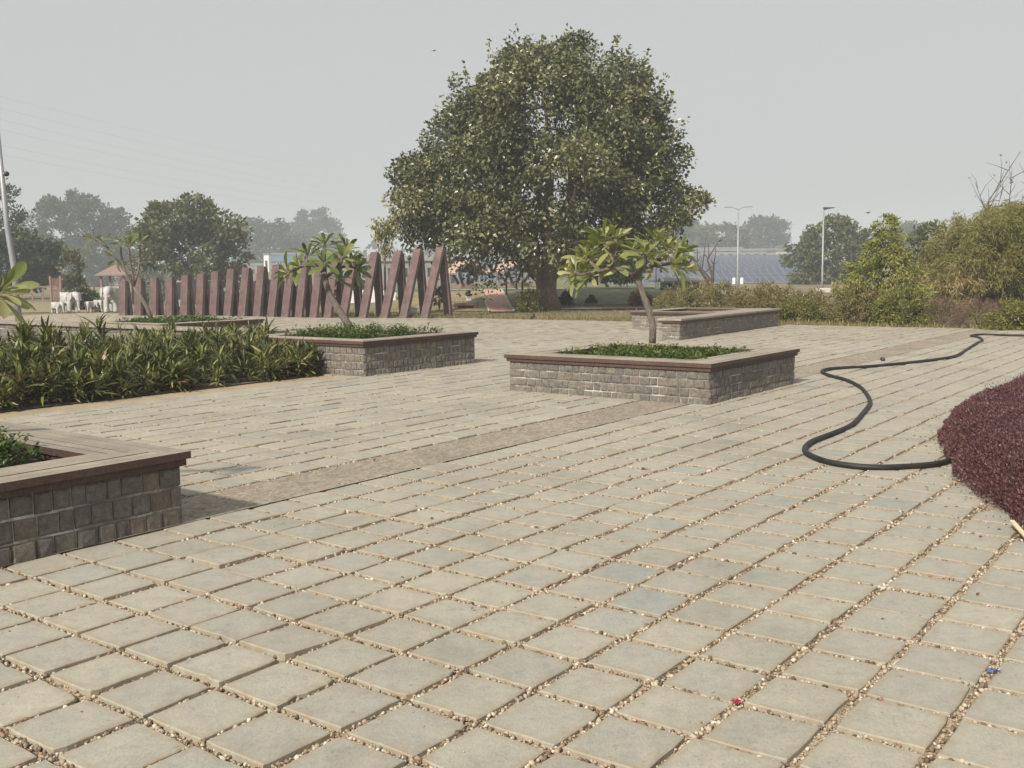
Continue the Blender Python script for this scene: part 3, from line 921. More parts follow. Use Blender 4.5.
def frangipani(label, base, segs, ros, leaf_len, mat, seed, per=15, wd=.30, r_tr=.05):
    """segs: list of (points, radii) limbs; ros: list of (centre, axis, size) leaf rosettes at the tips"""
    rs = np.random.RandomState(seed)
    base = np.asarray(base, float)
    t = thing('frangipani_tree', label, 'tree', base, 0, 'frangipani trees in the stone planters')
    mb = MB()
    for pts, rr in segs:
        mb.tube([np.asarray(p) - base for p in pts], rr, 9, wob=.07)
    mb.build('trunk', M['greybark'], t, True)
    P, D, L, U, R = [], [], [], [], []
    for cen, axd, sz in ros:
        axd = np.asarray(axd, float) / np.linalg.norm(axd)
        e1 = np.cross(axd, [0.3, .2, .9]); e1 /= np.linalg.norm(e1); e2 = np.cross(axd, e1)
        n = max(4, int(per * sz))
        tone = rs.rand()
        for k in range(n):
            a = k * 2.39996 + rs.uniform(-.25, .25)
            s = (k + .5) / n                                    # 0 inner and upright, 1 outer and spreading
            el = rad(78 - 82 * s ** .9 + rs.uniform(-9, 9))
            rd = e1 * math.cos(a) + e2 * math.sin(a)
            d = axd * math.sin(el) + rd * math.cos(el) + np.array([0, 0, -.10 * s])
            P.append(np.asarray(cen) - base - axd * .09 * s + rd * .02); D.append(d)
            L.append(leaf_len * rs.uniform(.72, 1.12) * (.55 + .5 * min(1, s * 2.2)))
            U.append(axd * math.cos(el) - rd * math.sin(el))
            R.append(.35 * tone + .65 * rs.rand())
    leaves('crown', np.array(P), np.array(D), np.array(L), T_obov(wd), mat, t, up=np.array(U), r=np.array(R), rs=rs, smooth=True)
    return t
def seg(pix, Y0, Y1, r0, r1):
    n = len(pix)
    return ([PT(u, v, Y0 + (Y1 - Y0) * k / (n - 1)) for k, (u, v) in enumerate(pix)], [r0 + (r1 - r0) * k / (n - 1) for k in range(n)])
def ros(u, v, Y, ax, s=1.0): return (PT(u, v, Y), ax, s)

b3 = G(652, 347, .42); Y3 = b3[1]
frangipani('frangipani with pale yellow green leaves in the middle planter', b3,
    [seg([(652, 349), (653, 326), (649, 311), (644, 297), (639, 283), (635, 274)], Y3, Y3, .060, .045),
     seg([(637, 278), (624, 271), (612, 268), (600, 271), (590, 273)], Y3, Y3 - .25, .036, .022),
     seg([(612, 268), (612, 258), (614, 250), (616, 238)], Y3 - .1, Y3 + .1, .036, .024),
     seg([(600, 271), (590, 262), (586, 256)], Y3 - .2, Y3 + .15, .034, .022),
     seg([(635, 275), (642, 268), (646, 262), (645, 253)], Y3, Y3 - .3, .046, .024),
     seg([(643, 268), (655, 265), (668, 264), (674, 262)], Y3, Y3 + .15, .038, .024),
     seg([(655, 265), (662, 255), (667, 248)], Y3, Y3 + .35, .032, .022),
     seg([(590, 273), (580, 275), (574, 272)], Y3 - .25, Y3 - .35, .028, .022),
     seg([(614, 252), (606, 246), (600, 244)], Y3, Y3 + .3, .028, .02)],
    [ros(616, 238, Y3 + .1, (0, -.1, 1), 1.1), ros(645, 254, Y3 - .25, (.1, -.25, 1), 1.1), ros(674, 262, Y3 + .15, (.7, -.1, .6), 1.1), ros(667, 247, Y3 + .35, (.3, 0, 1), 1.1),
     ros(586, 256, Y3 + .15, (-.3, 0, 1)), ros(573, 272, Y3 - .1, (-.75, -.1, .5), .9), ros(589, 274, Y3 - .1, (-.4, -.4, .3), .7), ros(600, 246, Y3 + .3, (-.25, .3, 1), .9),
     ros(581, 264, Y3 + .3, (-.5, .4, .8), .8), ros(680, 252, Y3 + .5, (.55, .3, .8), .9), ros(630, 250, Y3 + .3, (.1, -.1, 1), .9), ros(684, 268, Y3 + .2, (.8, -.2, .2), .7), ros(604, 236, Y3 + .35, (-.3, .2, 1), .8),
     ros(612, 262, Y3 + .1, (-.1, -.4, .7), .7), ros(655, 262, Y3 + .1, (.2, -.4, .8), .7), ros(656, 240, Y3 + .3, (.1, .1, 1), .8)],
    .37, M['leaf_plum'], 51, 19, wd=.28)
b2 = G(353, 331, .48); Y2 = b2[1]
frangipani('frangipani with a leaning trunk in the planter beside the hedge', b2,
    [seg([(354, 334), (345, 320), (337, 307), (330, 295), (326, 284), (324, 272)], Y2, Y2, .085, .055),
     seg([(325, 274), (324, 262), (325, 250), (325, 244)], Y2, Y2 + .1, .045, .026),
     seg([(325, 273), (316, 266), (308, 265), (300, 267)], Y2, Y2 - .2, .045, .026),
     seg([(308, 265), (306, 258), (308, 252)], Y2 - .1, Y2 + .3, .034, .024),
     seg([(300, 267), (292, 271), (287, 272)], Y2 - .2, Y2 - .1, .03, .022),
     seg([(326, 277), (335, 270), (341, 263), (343, 256)], Y2, Y2 - .25, .042, .026),
     seg([(337, 268), (348, 266), (356, 268)], Y2, Y2 + .1, .034, .024),
     seg([(337, 268), (344, 256), (347, 248)], Y2, Y2 + .4, .034, .024),
     seg([(335, 290), (337, 284), (338, 278)], Y2, Y2 + .3, .03, .02)],
    [ros(325, 243, Y2 + .1, (0, 0, 1)), ros(308, 253, Y2 + .3, (-.25, 0, 1), 1.1), ros(299, 266, Y2 - .2, (-.5, -.4, .6), 1.1), ros(286, 272, Y2 - .1, (-.9, -.1, .4)),
     ros(323, 262, Y2 - .3, (0, -.7, .7), .9), ros(342, 257, Y2 - .25, (.3, -.5, .8), 1.1), ros(347, 248, Y2 + .4, (.3, .2, 1)), ros(357, 268, Y2 + .1, (.85, -.2, .35), 1.1),
     ros(338, 278, Y2 + .3, (.2, .3, .7), .7), ros(352, 260, Y2 + .3, (.6, .1, .7))],
    .37, M['leaf_plumdk'], 52, 16)
b5 = G(151, 319, .50); Y5 = b5[1]
frangipani('thin sparse frangipani leaning left behind the hedge', b5,
    [seg([(152, 320), (147, 308), (141, 297), (134, 287)], Y5, Y5, .058, .045),
     seg([(134, 287), (128, 277), (124, 268), (121, 255), (121, 243)], Y5, Y5, .036, .024),
     seg([(134, 287), (133, 275), (130, 262), (129, 249), (131, 244)], Y5, Y5 - .3, .034, .022),
     seg([(124, 268), (114, 256), (108, 248), (103, 243)], Y5, Y5 + .3, .028, .02),
     seg([(108, 248), (100, 243), (94, 239)], Y5 + .2, Y5 + .3, .022, .018),
     seg([(134, 287), (138, 272), (140, 255), (140, 242)], Y5, Y5 + .4, .028, .02)],
    [ros(92, 238, Y5 + .3, (-.8, 0, .6), .5), ros(104, 242, Y5 + .3, (-.4, 0, .9), .45), ros(120, 241, Y5, (-.3, -.3, 1), .6), ros(130, 243, Y5 - .3, (.2, -.2, 1), .45), ros(140, 241, Y5 + .4, (.2, 0, 1), .5), ros(115, 260, Y5 + .1, (-.2, -.3, -.6), .45)],
    .40, M['leaf_plumdk'], 53, 14)
b1 = W(-7.75, 2.2, .37)
frangipani('big frangipani leaves reaching in from the left edge', b1,
    [([b1 - np.array([0, 0, .08]), b1 + np.array([.05, .05, .45]), b1 + np.array([.02, .2, .8])], [.09, .075, .06]),
     ([b1 + np.array([.02, .2, .75]), PT(-60, 300, 6.7), PT(-22, 292, 6.7), PT(2, 288, 6.7)], [.05, .04, .032, .024]),
     ([b1 + np.array([.02, .2, .75]), b1 + np.array([-.3, .1, 1.05]), b1 + np.array([-.45, .1, 1.25])], [.05, .04, .026])],
    [ros(3, 289, 6.7, (.75, -.25, .45), 1.2), (b1 + np.array([-.45, .1, 1.25]), (-.3, 0, 1), .8)],
    .245, M['leaf_plum'], 54, 16, wd=.30)

# ------------------------------------------------------------------ the leafy hedge and the purple bed
def strap_plants(name, pts, per, llen, seed, mat, tpl=None):
    rs = np.random.RandomState(seed)
    n = len(pts)
    P, D, L, R = [], [], [], []
    for (x, y, z0, hgt, s) in pts:
        k = int(per * s)
        th = rs.uniform(0, 6.28, k); q = rs.rand(k)
        el = np.radians(72 - 84 * q + rs.uniform(-16, 16, k))
        zz = z0 + hgt * (1 - .97 * np.minimum(1, q * 1.3) * rs.rand(k) ** .7) + .01
        lean = rs.normal(0, .03, (k, 2))
        P.append(np.stack([x + lean[:, 0], y + lean[:, 1], zz], 1))
        D.append(np.stack([np.cos(th) * np.cos(el), np.sin(th) * np.cos(el), np.sin(el)], 1))
        L.append(llen * s * rs.uniform(.55, 1.2, k))
        R.append(np.clip(rs.rand(k) * .8 + rs.rand() * .22, 0, 1))
    P = np.concatenate(P); D = np.concatenate(D); L = np.concatenate(L); R = np.concatenate(R)
    return leaves(name, P, D, L, tpl or T_strap(.13, .5, 4), mat, up=np.tile([0, 0, 1.], (len(P), 1)), r=R, rs=rs, smooth=True)
def build_hedge():
    rs = np.random.RandomState(61)
    pts = []
    for k in range(760):
        i = HED_I - .10 - rs.rand() ** 1.1 * 4.2
        j = rs.uniform(3.0, 12.4)
        if i > -14.75 and j > 11.36: continue
        dep = HED_I - i
        hg = (.16 + .26 * min(1, dep / .8)) * rs.uniform(.7, 1.3)
        if rs.rand() < .16: hg *= 1.5
        if rs.rand() < .22: hg *= .55
        if j < 8.5: hg *= 1.18
        p = W(i, j)
        pts.append((p[0], p[1], 0, hg, rs.choice([.6, .85, 1.05, 1.35])))
    for k in range(70):
        p = W(rs.uniform(-14.4, -12.38), rs.uniform(10.6, 11.42))
        pts.append((p[0], p[1], 0, rs.uniform(.2, .45), rs.uniform(.8, 1.1)))
    o = strap_plants('hedge', pts, 66, .225, 62, M['leaf_strap'], T_strap(.15, .42, 4))
    tag(o, 'dense low hedge of arching strap leaved plants along the left paving edge', 'hedge')
    # stems under the leaves
    mb = MB()
    for (x, y, z0, hg, s) in pts[::1]:
        mb.tube([(x, y, -.01), (x + rs.uniform(-.03, .03), y + rs.uniform(-.03, .03), hg)], [.014, .008], 5)
    mb.build('stems', M['twig'], o)['kind'] = 'stuff'
    g = G(265, 333)
    for k, (u, v, i, j, lab) in enumerate(((266, 331, -15.2, 12.1, 'taller spiky plant with a bare stem rising above the hedge'), (100, 326, -17.0, 8.6, 'tall yellowish spiky plant rising above the hedge by the elephants'))):
        p = PT(u, v, W(i, j)[1])
        t = thing('spiky_plant', lab, 'plant', (p[0], p[1], 0))
        o = strap_plants('foliage', [(0, 0, 0, p[2], 1.0)], 60, .36, 70 + k, M['leaf_strap']); o.parent = t
        mb = MB(); mb.tube([(0, 0, -.02), (.02, 0, p[2] * .6), (0, 0, p[2])], [.02, .017, .014], 6); mb.build('stem', M['twig'], t)
build_hedge()

def bed_h(d, x, y):
    return .245 * (1 - np.exp(-np.maximum(d, 0) / .15)) + .035 * np.sin(x * 3.1 + 1) * np.sin(y * 2.7) * sstep(0, .4, d) + .022 * np.sin(x * 8.3 - y * 6.1) * np.sin(x * 3.7 + y * 9.3) * sstep(0, .3, d) + .014 * np.sin(x * 19 + y * 7) * np.sin(y * 17 - x * 5) * sstep(0, .2, d)
def build_purple():
    rs = np.random.RandomState(81)
    th = np.radians(np.linspace(88, 215, 90)); dd = np.array([0, .03, .08, .16, .3, .6, 1.1, 1.8, 2.8, 4.2, 6, 8.5])
    TH, DD = np.meshgrid(th, dd, indexing='ij')
    X = BED_C[0] + (BED_R - .09 - DD) * np.cos(TH); Yv = BED_C[1] + (BED_R - .09 - DD) * np.sin(TH)
    Z = bed_h(DD, X, Yv) - .05
    V = np.stack([X.ravel(), Yv.ravel(), Z.ravel()], 1)
    nd = len(dd)
    a = (np.arange(89)[:, None] * nd + np.arange(nd - 1)[None]).ravel()
    core = mesh_arrays('shrub_mass', V, [np.stack([a, a + 1, a + nd + 1, a + nd], 1)], M['purple_core'], None, True)
    def lv(n, dmax, tlo, thi, L):
        t = np.radians(rs.uniform(tlo, thi, n)); d = rs.rand(n) ** 1.15 * dmax + .02
        x = BED_C[0] + (BED_R - d + .02 * np.sin(t * 90) + .018 * np.sin(t * 37 + 1)) * np.cos(t); y = BED_C[1] + (BED_R - d + .02 * np.sin(t * 90) + .018 * np.sin(t * 37 + 1)) * np.sin(t)
        ztop = bed_h(d + .05, x, y)
        edge = d < .25
        z = np.where(edge, ztop * rs.rand(n) ** .7, ztop - .03 + rs.uniform(-.03, .055, n))
        # sprigs
        z += np.where((rs.rand(n) < .07) & ~edge, rs.uniform(0, .075, n), 0)
        out = np.stack([np.cos(t), np.sin(t), np.full(n, .9)], 1)
        D = out * np.where(edge, .9, .35)[:, None] + rs.normal(size=(n, 3)) * .7
        return np.stack([x, y, z], 1), D, L * rs.uniform(.6, 1.3, n)
    A = lv(150000, 4.2, 125, 192, .025); B = lv(16000, 5.5, 100, 125, .055); Cc = lv(9000, 5.5, 192, 212, .05)
    E1 = lv(70000, .40, 120, 195, .020)
    P, D, L = [np.concatenate(q) for q in zip(A, B, Cc, E1)]
    tl = np.radians(rs.uniform(135, 192, 420)); dl_ = BED_R + rs.rand(420) ** 3 * .35
    Pl = np.stack([BED_C[0] + dl_ * np.cos(tl), BED_C[1] + dl_ * np.sin(tl), rs.uniform(.004, .012, 420)], 1)
    D = D + np.array([0, 0, .5])
    P = np.concatenate([P, Pl]); D = np.concatenate([D, rs.normal(size=(420, 3)) * [1, 1, .1]]); L = np.concatenate([L, rs.uniform(.012, .028, 420)])
    o = leaves('purple_groundcover', P, D, L, T_quad(.42), M['leaf_purple'], rs=rs)
    core.parent = o
    tag(o, 'dense mound of small purple leaved ground cover at the right edge', 'ground cover', kind='stuff')
M['purple_core'] = plain('purple_stems', (.060, .024, .026), .95, .5, 12, bmp=.03, coords=pos)
build_purple()

# ------------------------------------------------------------------ hose and small things on the paving
def smooth_path(pts, n=8):
    P = [np.asarray(p, float) for p in pts]
    out = []
    for k in range(len(P) - 1):
        a = P[max(k - 1, 0)]; b = P[k]; c = P[k + 1]; d = P[min(k + 2, len(P) - 1)]
        for s in range(n):
            t = s / n
            out.append(.5 * (2 * b + (c - a) * t + (2 * a - 5 * b + 4 * c - d) * t * t + (3 * b - a - 3 * c + d) * t ** 3))
    out.append(P[-1])
    return out
hp = [(955, 458), (941, 463), (915, 466), (880, 467.5), (850, 465.5), (825, 461), (808, 454), (805, 448), (813, 441), (835, 432.5), (852, 424.5), (863, 413), (870, 402.5), (866, 393), (858, 385.5), (845, 379.5), (830, 375.5), (822, 372), (826, 369.3), (840, 368), (870, 366.3), (905, 363), (935, 359.5), (955, 356), (965, 350.5), (976, 343.5), (982.5, 340), (978, 337), (971, 335.6), (982, 334.4), (1005, 335), (1030, 335.5), (1060, 336)]
R_H = .0245
mb = MB(); mb.tube(smooth_path([G(u, v, R_H) for u, v in hp], 7), R_H, 12)
tag(mb.build('garden_hose', M['hose'], None, True), 'thick black hose snaking across the paving to the purple bed', 'hose')

def lump(name, label, cat, u, v, s, mat, seed):
    rs = np.random.RandomState(seed)
    p = G(u, v)
    o = stones_mesh(name, np.array([[p[0], p[1], s * .55]]), np.array([s]), mat, rs)
    return tag(o, label, cat)
lump('dark_clod', 'small dark clod of earth on the paving beside the hose', 'clod', 883, 361.0, .05, M['dark'], 1)
lump('dark_stone', 'small dark stone near the far paving edge by the big tree', 'stone', 533, 318.5, .13, M['dark'], 2)
lump('pale_stone', 'pale flat stone at the foot of the tallest maroon frames', 'stone', 411, 316, .32, M['kerb'], 3)
a = G(1012, 521, .05); b = G(1030, 541, .012)
mb = MB(); mb.box((np.asarray(a) + b) / 2, (np.linalg.norm(np.asarray(b) - a), .028, .016), [unit(np.asarray(b) - a), unit(np.cross([0, 0, 1], np.asarray(b) - a)), unit(np.cross(np.asarray(b) - a, np.cross([0, 0, 1], np.asarray(b) - a)))], .003)
M['palewood'] = plain('pale_wood', (.62, .50, .34), .7, .12, 20)
tag(mb.build('wooden_stick', M['palewood']), 'pale wooden stick leaning on the purple bed at the right edge', 'stick')
def petal(name, label, cat, u, v, size, mat, seed, n=7):
    rs = np.random.RandomState(seed)
    p = G(u, v)
    D = np.stack([np.cos(np.arange(n) * 2.4), np.sin(np.arange(n) * 2.4), rs.uniform(.1, .6, n)], 1)
    P = np.tile([p[0], p[1], .004], (n, 1)) + D * size * .15
    o = leaves(name, P, D, size * rs.uniform(.7, 1.2, n), T_oval(.8, .2), mat, rs=rs)
    return tag(o, label, cat)
M['crimson'] = plain('crimson_petals', (.30, .02, .05), .6, .2, 30)
M['bluescrap'] = plain('blue_plastic', (.08, .12, .30), .4, .2, 30)
M['brownleaf'] = plain('brown_dry_leaf', (.12, .075, .04), .8, .3, 30)
petal('fallen_flower', 'crumpled crimson flower in a joint of the nearest slabs', 'flower', 735, 703, .022, M['crimson'], 5, 9)
petal('plastic_scrap', 'crumpled blue scrap in a joint at the bottom right', 'scrap', 993, 673, .03, M['bluescrap'], 6, 6)
dl = None
for k, (u, v) in enumerate(((400, 578), (646, 626), (975, 596), (557, 404), (372, 461), (700, 530), (836, 560), (430, 520), (300, 425), (212, 402), (470, 610), (895, 500), (980, 512), (1000, 508), (994, 498), (880, 620), (640, 470), (350, 640), (190, 600), (600, 560))):
    o = petal('dry_leaf', 'small brown dry leaf lying on the paving', 'leaf', u, v, .022 if v > 480 else .04, M['brownleaf'], 90 + k, 1)
    o['group'] = 'dry leaves scattered on the paving'

# ------------------------------------------------------------------ the row of maroon inverted V frames
FR = [(123, 315, 123.5, 281, 128), (138.6, 315, 140.2, 279, 144), (153.7, 315, 156.2, 278, 160), (169.4, 315, 171.8, 277, 175.5), (184.5, 315.2, 187.5, 275.5, 191.5), (199.8, 315.5, 203.3, 273.8, 208),
      (213.5, 315.8, 217.8, 271.4, 222), (227.8, 316, 233.6, 269.2, 236), (242.2, 316.3, 248.6, 268, 251), (257.4, 316.5, 263.8, 266.6, 267), (271.5, 316.7, 279, 264.8, 281), (285.6, 317, 293.5, 263.2, 296), (299.3, 317, 306.8, 261.6, 310),
      (314, 317, 322, 260.2, 326), (328.3, 317, 337.5, 258.6, 342), (343.5, 317, 355.5, 256.6, 359.7), (363.4, 317, 376.6, 252.4, 380.5), (384.7, 317, 400, 251.2, 403.6), (404, 317, 419.4, 249.6, 424.5), (425, 317, 441.8, 247.6, 448.5)]
ORD = ['', 'second', 'third', 'fourth', 'fifth', 'sixth', 'seventh', 'eighth', 'ninth', 'tenth', 'eleventh', 'twelfth', 'thirteenth', 'fourteenth', 'fifteenth', 'sixteenth', 'seventeenth', 'eighteenth', 'nineteenth']
def leg_mesh(p0, p1, nrm, w, th, cut_z=None):
    mb = MB()
    p0, p1 = np.asarray(p0, float), np.asarray(p1, float)
    d = unit(p1 - p0); n = np.asarray(nrm, float); q = np.cross(d, n)
    # feet cut level with the ground
    vs = []
    for e, p in ((0, p0), (1, p1)):
        for a, b in ((-1, -1), (1, -1), (1, 1), (-1, 1)):
            v = p + n * a * w / 2 + q * b * th / 2
            if e == 0:
                v = v + d * ((-.06 - v[2]) / d[2])
            vs.append(v)
    mb.add(vs, [(3, 2, 1, 0), (4, 5, 6, 7), (0, 1, 5, 4), (1, 2, 6, 5), (2, 3, 7, 6), (3, 0, 4, 7)])
    return mb
for k, (uf, vf, ut, vt, ub) in enumerate(FR):
    Yf = 39.0 + (425 - uf) / 302 * 5.6
    f = PT(uf, vf, Yf); f[2] = 0
    D = .2
    for _ in range(30):                      # the V opens along ej until its far foot stands at ub
        b = f + ej * D
        ubn = 512 + F_PX * (b[0] / (b[1] * fw[1] - (b[2] - EYE) * -fw[2]))
        D += (PT(ub, 312, b[1])[0] - b[0]) * .8
    D = max(D, .3); b = f + ej * D
    fr = min(.85, max(.35, (ut - uf) / (ub - uf)))
    a = f + ej * D * fr
    a[2] = PT(ut, vt, a[1])[2]
    h = unit(np.array([b[0] - f[0], b[1] - f[1], 0])); nrm = np.array([h[1], -h[0], 0])
    r = len(FR) - 1 - k
    if r == 0: lab = 'tallest maroon inverted V frame, at the right end of the row'
    elif r == 19: lab = 'shortest maroon inverted V frame, at the left end by the white elephants'
    else: lab = f'maroon inverted V frame, {ORD[r]} from the tall right end of the row'
    t = thing('inverted_v_frame', lab, 'sculpture', f, 0, 'row of maroon inverted V frames')
    w_ = .50 - .13 * k / 19
    lm = leg_mesh(np.zeros(3), a - f, nrm, w_, .13)
    lm.build('leg', M['maroon'], t)
    ap = (a - f) - np.array([0, 0, .03])
    bl = leg_mesh(b - f, ap - h * -.06 - np.array([0, 0, .05]), nrm, w_ - .012, .12)
    bl.build('leg', M['maroon'], t)

# ------------------------------------------------------------------ white elephants
def elephant_mesh():
    # joints: (x forward, y side, z up, rx) at a shoulder height of 1
    V, E, R = [], [], []
    def v(p, r, par=None):
        V.append(p); R.append(r)
        if par is not None: E.append((par, len(V) - 1))
        return len(V) - 1
    hip = v((-.42, 0, .70), .27)
    mid = v((0, 0, .68), .33, hip)
    sh = v((.38, 0, .74), .27, mid)
    nk = v((.60, 0, .86), .19, sh)
    hd = v((.78, 0, .92), .205, nk)
    fc = v((.93, 0, .80), .13, hd)
    t1 = v((1.0, 0, .60), .085, fc)
    t2 = v((1.01, 0, .36), .062, t1)
    t3 = v((1.05, 0, .17), .045, t2)
    v((1.12, 0, .12), .034, t3)
    for s in (-1, 1):
        a = v((.36, s * .17, .50), .135, sh); b = v((.38, s * .18, .26), .105, a); c = v((.38, s * .18, .05), .115, b); v((.39, s * .18, .0), .115, c)
        a = v((-.44, s * .17, .48), .15, hip); b = v((-.40, s * .18, .25), .105, a); c = v((-.44, s * .18, .05), .112, b); v((-.43, s * .18, .0), .112, c)
    q = v((-.66, 0, .62), .06, hip); q = v((-.72, 0, .42), .026, q); v((-.71, 0, .26), .02, q)
    me = bpy.data.meshes.new('elephant_body')
    me.from_pydata(V, E, [])
    o = bpy.data.objects.new('tmp_body', me); C.objects.link(o)
    sk = o.modifiers.new('skin', 'SKIN'); sk.use_smooth_shade = True
    for k, q in enumerate(me.skin_vertices[0].data):
        q.radius = (R[k], R[k]); q.use_root = (k == 1)
    o.modifiers.new('sub', 'SUBSURF').levels = 2
    dg = bpy.context.evaluated_depsgraph_get()
    out = bpy.data.meshes.new_from_object(o.evaluated_get(dg))
    bpy.data.objects.remove(o); out.name = 'elephant_body'
    out.materials.clear(); out.materials.append(M['white_stone'])
    for p in out.polygons: p.use_smooth = True
    return out
EL = elephant_mesh()
def elephant(label, u, v, Y, hpx, rz):
    p = PT(u, v, Y)
    s = 1.22 * hpx * Y / F_PX / 1.13
    t = thing('elephant_statue', label, 'statue', (p[0], p[1], 0), rz, 'white elephant statues')
    t.scale = (s, s, s)
    link(bpy.data.objects.new('body', EL), t)
    for sg in (-1, 1):
        mb = MB()
        poly = [(.70, sg * .19, 1.02), (.60, sg * .30, .98), (.50, sg * .36, .84), (.52, sg * .34, .66), (.62, sg * .27, .60), (.72, sg * .21, .74)]
        mb.prism(poly, (.035, sg * .012, 0))
        mb.build('ear', M['white_stone'], t)
        mb = MB(); mb.tube([(.92, sg * .09, .74), (1.03, sg * .11, .64), (1.12, sg * .10, .64)], [.03, .024, .008], 7); mb.build('tusk', M['white_stone'], t, True)
    return t
elephant('large white elephant statue walking right with a calf beside it', 70, 312, 49, 18.5, -.75)
elephant('small white elephant calf statue beside the large walking elephant', 57, 312.5, 48, 10.5, -.6)
elephant('small white elephant calf statue, left one of the middle pair', 89.5, 312, 49, 10, -1.3)
elephant('small white elephant calf statue, right one of the middle pair', 99, 312, 49.5, 11, -1.0)
elephant('large white elephant statue facing the plaza left of the maroon frames', 114, 313, 49, 23, -1.45)

# ------------------------------------------------------------------ lamp posts and poles
def lamp_double():
    p = PT(737.5, 288, 78); b = np.array([p[0], p[1], 0.])
    H = PT(737, 208.5, 78)[2]
    t = thing('street_lamp', 'pale street lamp with two arms and white boxes on its post', 'street lamp', b)
    mb = MB(); mb.tube([(0, 0, -.1), (0, 0, 1), (0, 0, H)], [.085, .07, .05], 10); mb.build('pole', M['steel'], t, True)
    for s in (-1, 1):
        mb = MB(); mb.tube([(0, 0, H - .1), (s * .3, 0, H + .05), (s * .55, 0, H + .1)], .03, 6); a = mb.build('arm', M['steel'], t, True)
        mb = MB(); mb.box((s * .8, 0, H + .12), (.5, .2, .07), None, .02); mb.build('lamp_head', M['steel'], a)
    z = PT(737, 281, 78)[2]
    for s in (-1, 1):
        mb = MB(); mb.box((s * .3, -.05, z), (.22, .12, .5), None, .02); mb.build('white_box', M['white'], t)
lamp_double()
def lamp_single():
    p = PT(822, 292, 74); b = np.array([p[0], p[1], 0.])
    H = PT(823, 209, 74)[2]
    t = thing('street_lamp', 'street lamp with one dark head, before the round tree', 'street lamp', b)
    mb = MB(); mb.tube([(0, 0, -.1), (0, 0, 1), (0, 0, H)], [.085, .07, .055], 10); mb.build('pole', M['steel'], t, True)
    mb = MB(); mb.tube([(0, 0, H - .05), (.25, 0, H + .02)], .05, 8); a = mb.build('arm', M['dark'], t, True)
    mb = MB(); mb.prism([(.0, -.16, H - .06), (.75, -.14, H + .06), (.78, -.14, H + .10), (.0, -.16, H + .12)], (0, .32, 0)); mb.build('lamp_head', M['dark'], t)
lamp_single()
def sign_pole():
    Yp = 56.0
    p = PT(656, 304, Yp); H = PT(655, 262, Yp)[2]
    t = thing('white_post', 'slim pale post with a white panel beside the middle frangipani', 'post', (p[0], p[1], 0))
    mb = MB(); mb.tube([(0, 0, -.05), (0, 0, H)], [.05, .04], 8); mb.build('pole', M['steel'], t, True)
    mb = MB(); mb.box((.06, -.08, .55), (.2, .08, 1.0), None, .01); mb.build('panel', M['white'], t)
    z = PT(655, 281, Yp)[2]
    mb = MB()
    mb.box((0, 0, z), (.7, .05, .05), None, .008)
    mb.build('cross_arm', M['steel'], t)
    for s in (-1, 1):
        mb = MB(); mb.lathe((s * .33, -.06, z - .06), [(.03, 0), (.09, .03), (.10, .16), (.03, .2)], 10); mb.build('floodlight', M['white'], t)
sign_pole()
def camera_pole():
    Yp = 25.0
    b = PT(20.5, 335, Yp); m1 = PT(14, 268, Yp); m2 = PT(7, 226, Yp); tp = PT(-5.5, 100, Yp)
    t = thing('camera_pole', 'tall leaning grey pole with a camera at the left edge', 'pole', (b[0], b[1], 0))
    o = np.array([b[0], b[1], 0])
    mb = MB(); mb.tube([b - o - np.array([0, 0, b[2] + .05]), m1 - o, m2 - o, tp - o], [.085, .07, .065, .045], 12); mb.build('pole', M['steel'], t, True)
    c = PT(1.5, 174, Yp) - o
    mb = MB(); mb.tube([c, c + np.array([.10, -.02, .01])], .022, 8); k = mb.build('bracket', M['white'], t, True)
    mb = MB(); mb.lathe(c + np.array([.13, -.02, -.06]), [(.02, 0), (.055, .02), (.065, .06), (.055, .10), (.02, .12)], 12); mb.build('camera_dome', M['dark'], k, True)
camera_pole()
def garden_post(u, v0, v1, Y, label, name='garden_post'):
    p = PT(u, v0, Y); z0 = float(terrain(p[0], Y)); H = PT(u, v1, Y)[2]
    t = thing(name, label, 'post', (p[0], Y, z0), 0, 'slim black garden posts')
    mb = MB(); mb.tube([(0, 0, -.05), (0, 0, H - z0)], .045, 8); mb.build('shaft', M['dark'], t, True)
    mb = MB(); mb.lathe((0, 0, H - z0), [(.05, 0), (.11, .03), (.10, .16), (.03, .22)], 10); mb.build('lamp_cap', M['dark'], t, True)
garden_post(506.5, 293, 276, 53, 'slim black post just right of the top of the brick path')
garden_post(522.7, 312, 270, 44, 'tallest slim black post left of the big trunk')
garden_post(516.5, 291, 272, 60, 'thin black post between the brick path and the big trunk')
garden_post(410.3, 300, 260, 52, 'slim black lamp post seen between the two tallest frames')

# ------------------------------------------------------------------ brick path, kerbs, lawns behind the plaza
def ribbon(name, L, Rr, z, mat, label=None, cat=None, thick=.05, n=10, kind=None):
    """a path between two pairs of ground points that follows the terrain"""
    mb = MB()
    V = []
    for k in range(n + 1):
        s = k / n
        for p in (L, Rr):
            q = np.asarray(p[0]) * (1 - s) + np.asarray(p[1]) * s
            V.append((q[0], q[1], float(terrain(q[0], q[1])) + z))
    m = len(V)
    V += [(x, y, zz - thick) for x, y, zz in V]
    F = []
    for k in range(n):
        a = 2 * k
        F += [(a, a + 1, a + 3, a + 2), (m + a, m + a + 2, m + a + 3, m + a + 1), (a, a + 2, m + a + 2, m + a), (a + 1, m + a + 1, m + a + 3, a + 3)]
    mb.add(V, F)
    o = mb.build(name, mat)
    if kind: o['kind'] = kind
    return tag(o, label, cat)
A0, A1 = PT(490.4, 312, 43.2), PT(482, 290, 57.0); B0, B1 = PT(514, 312, 43.2), PT(500, 290, 57.0)
ribbon('brick_path', (A0, A1), (B0, B1), .02, M['brickpath'], kind='structure', n=16)
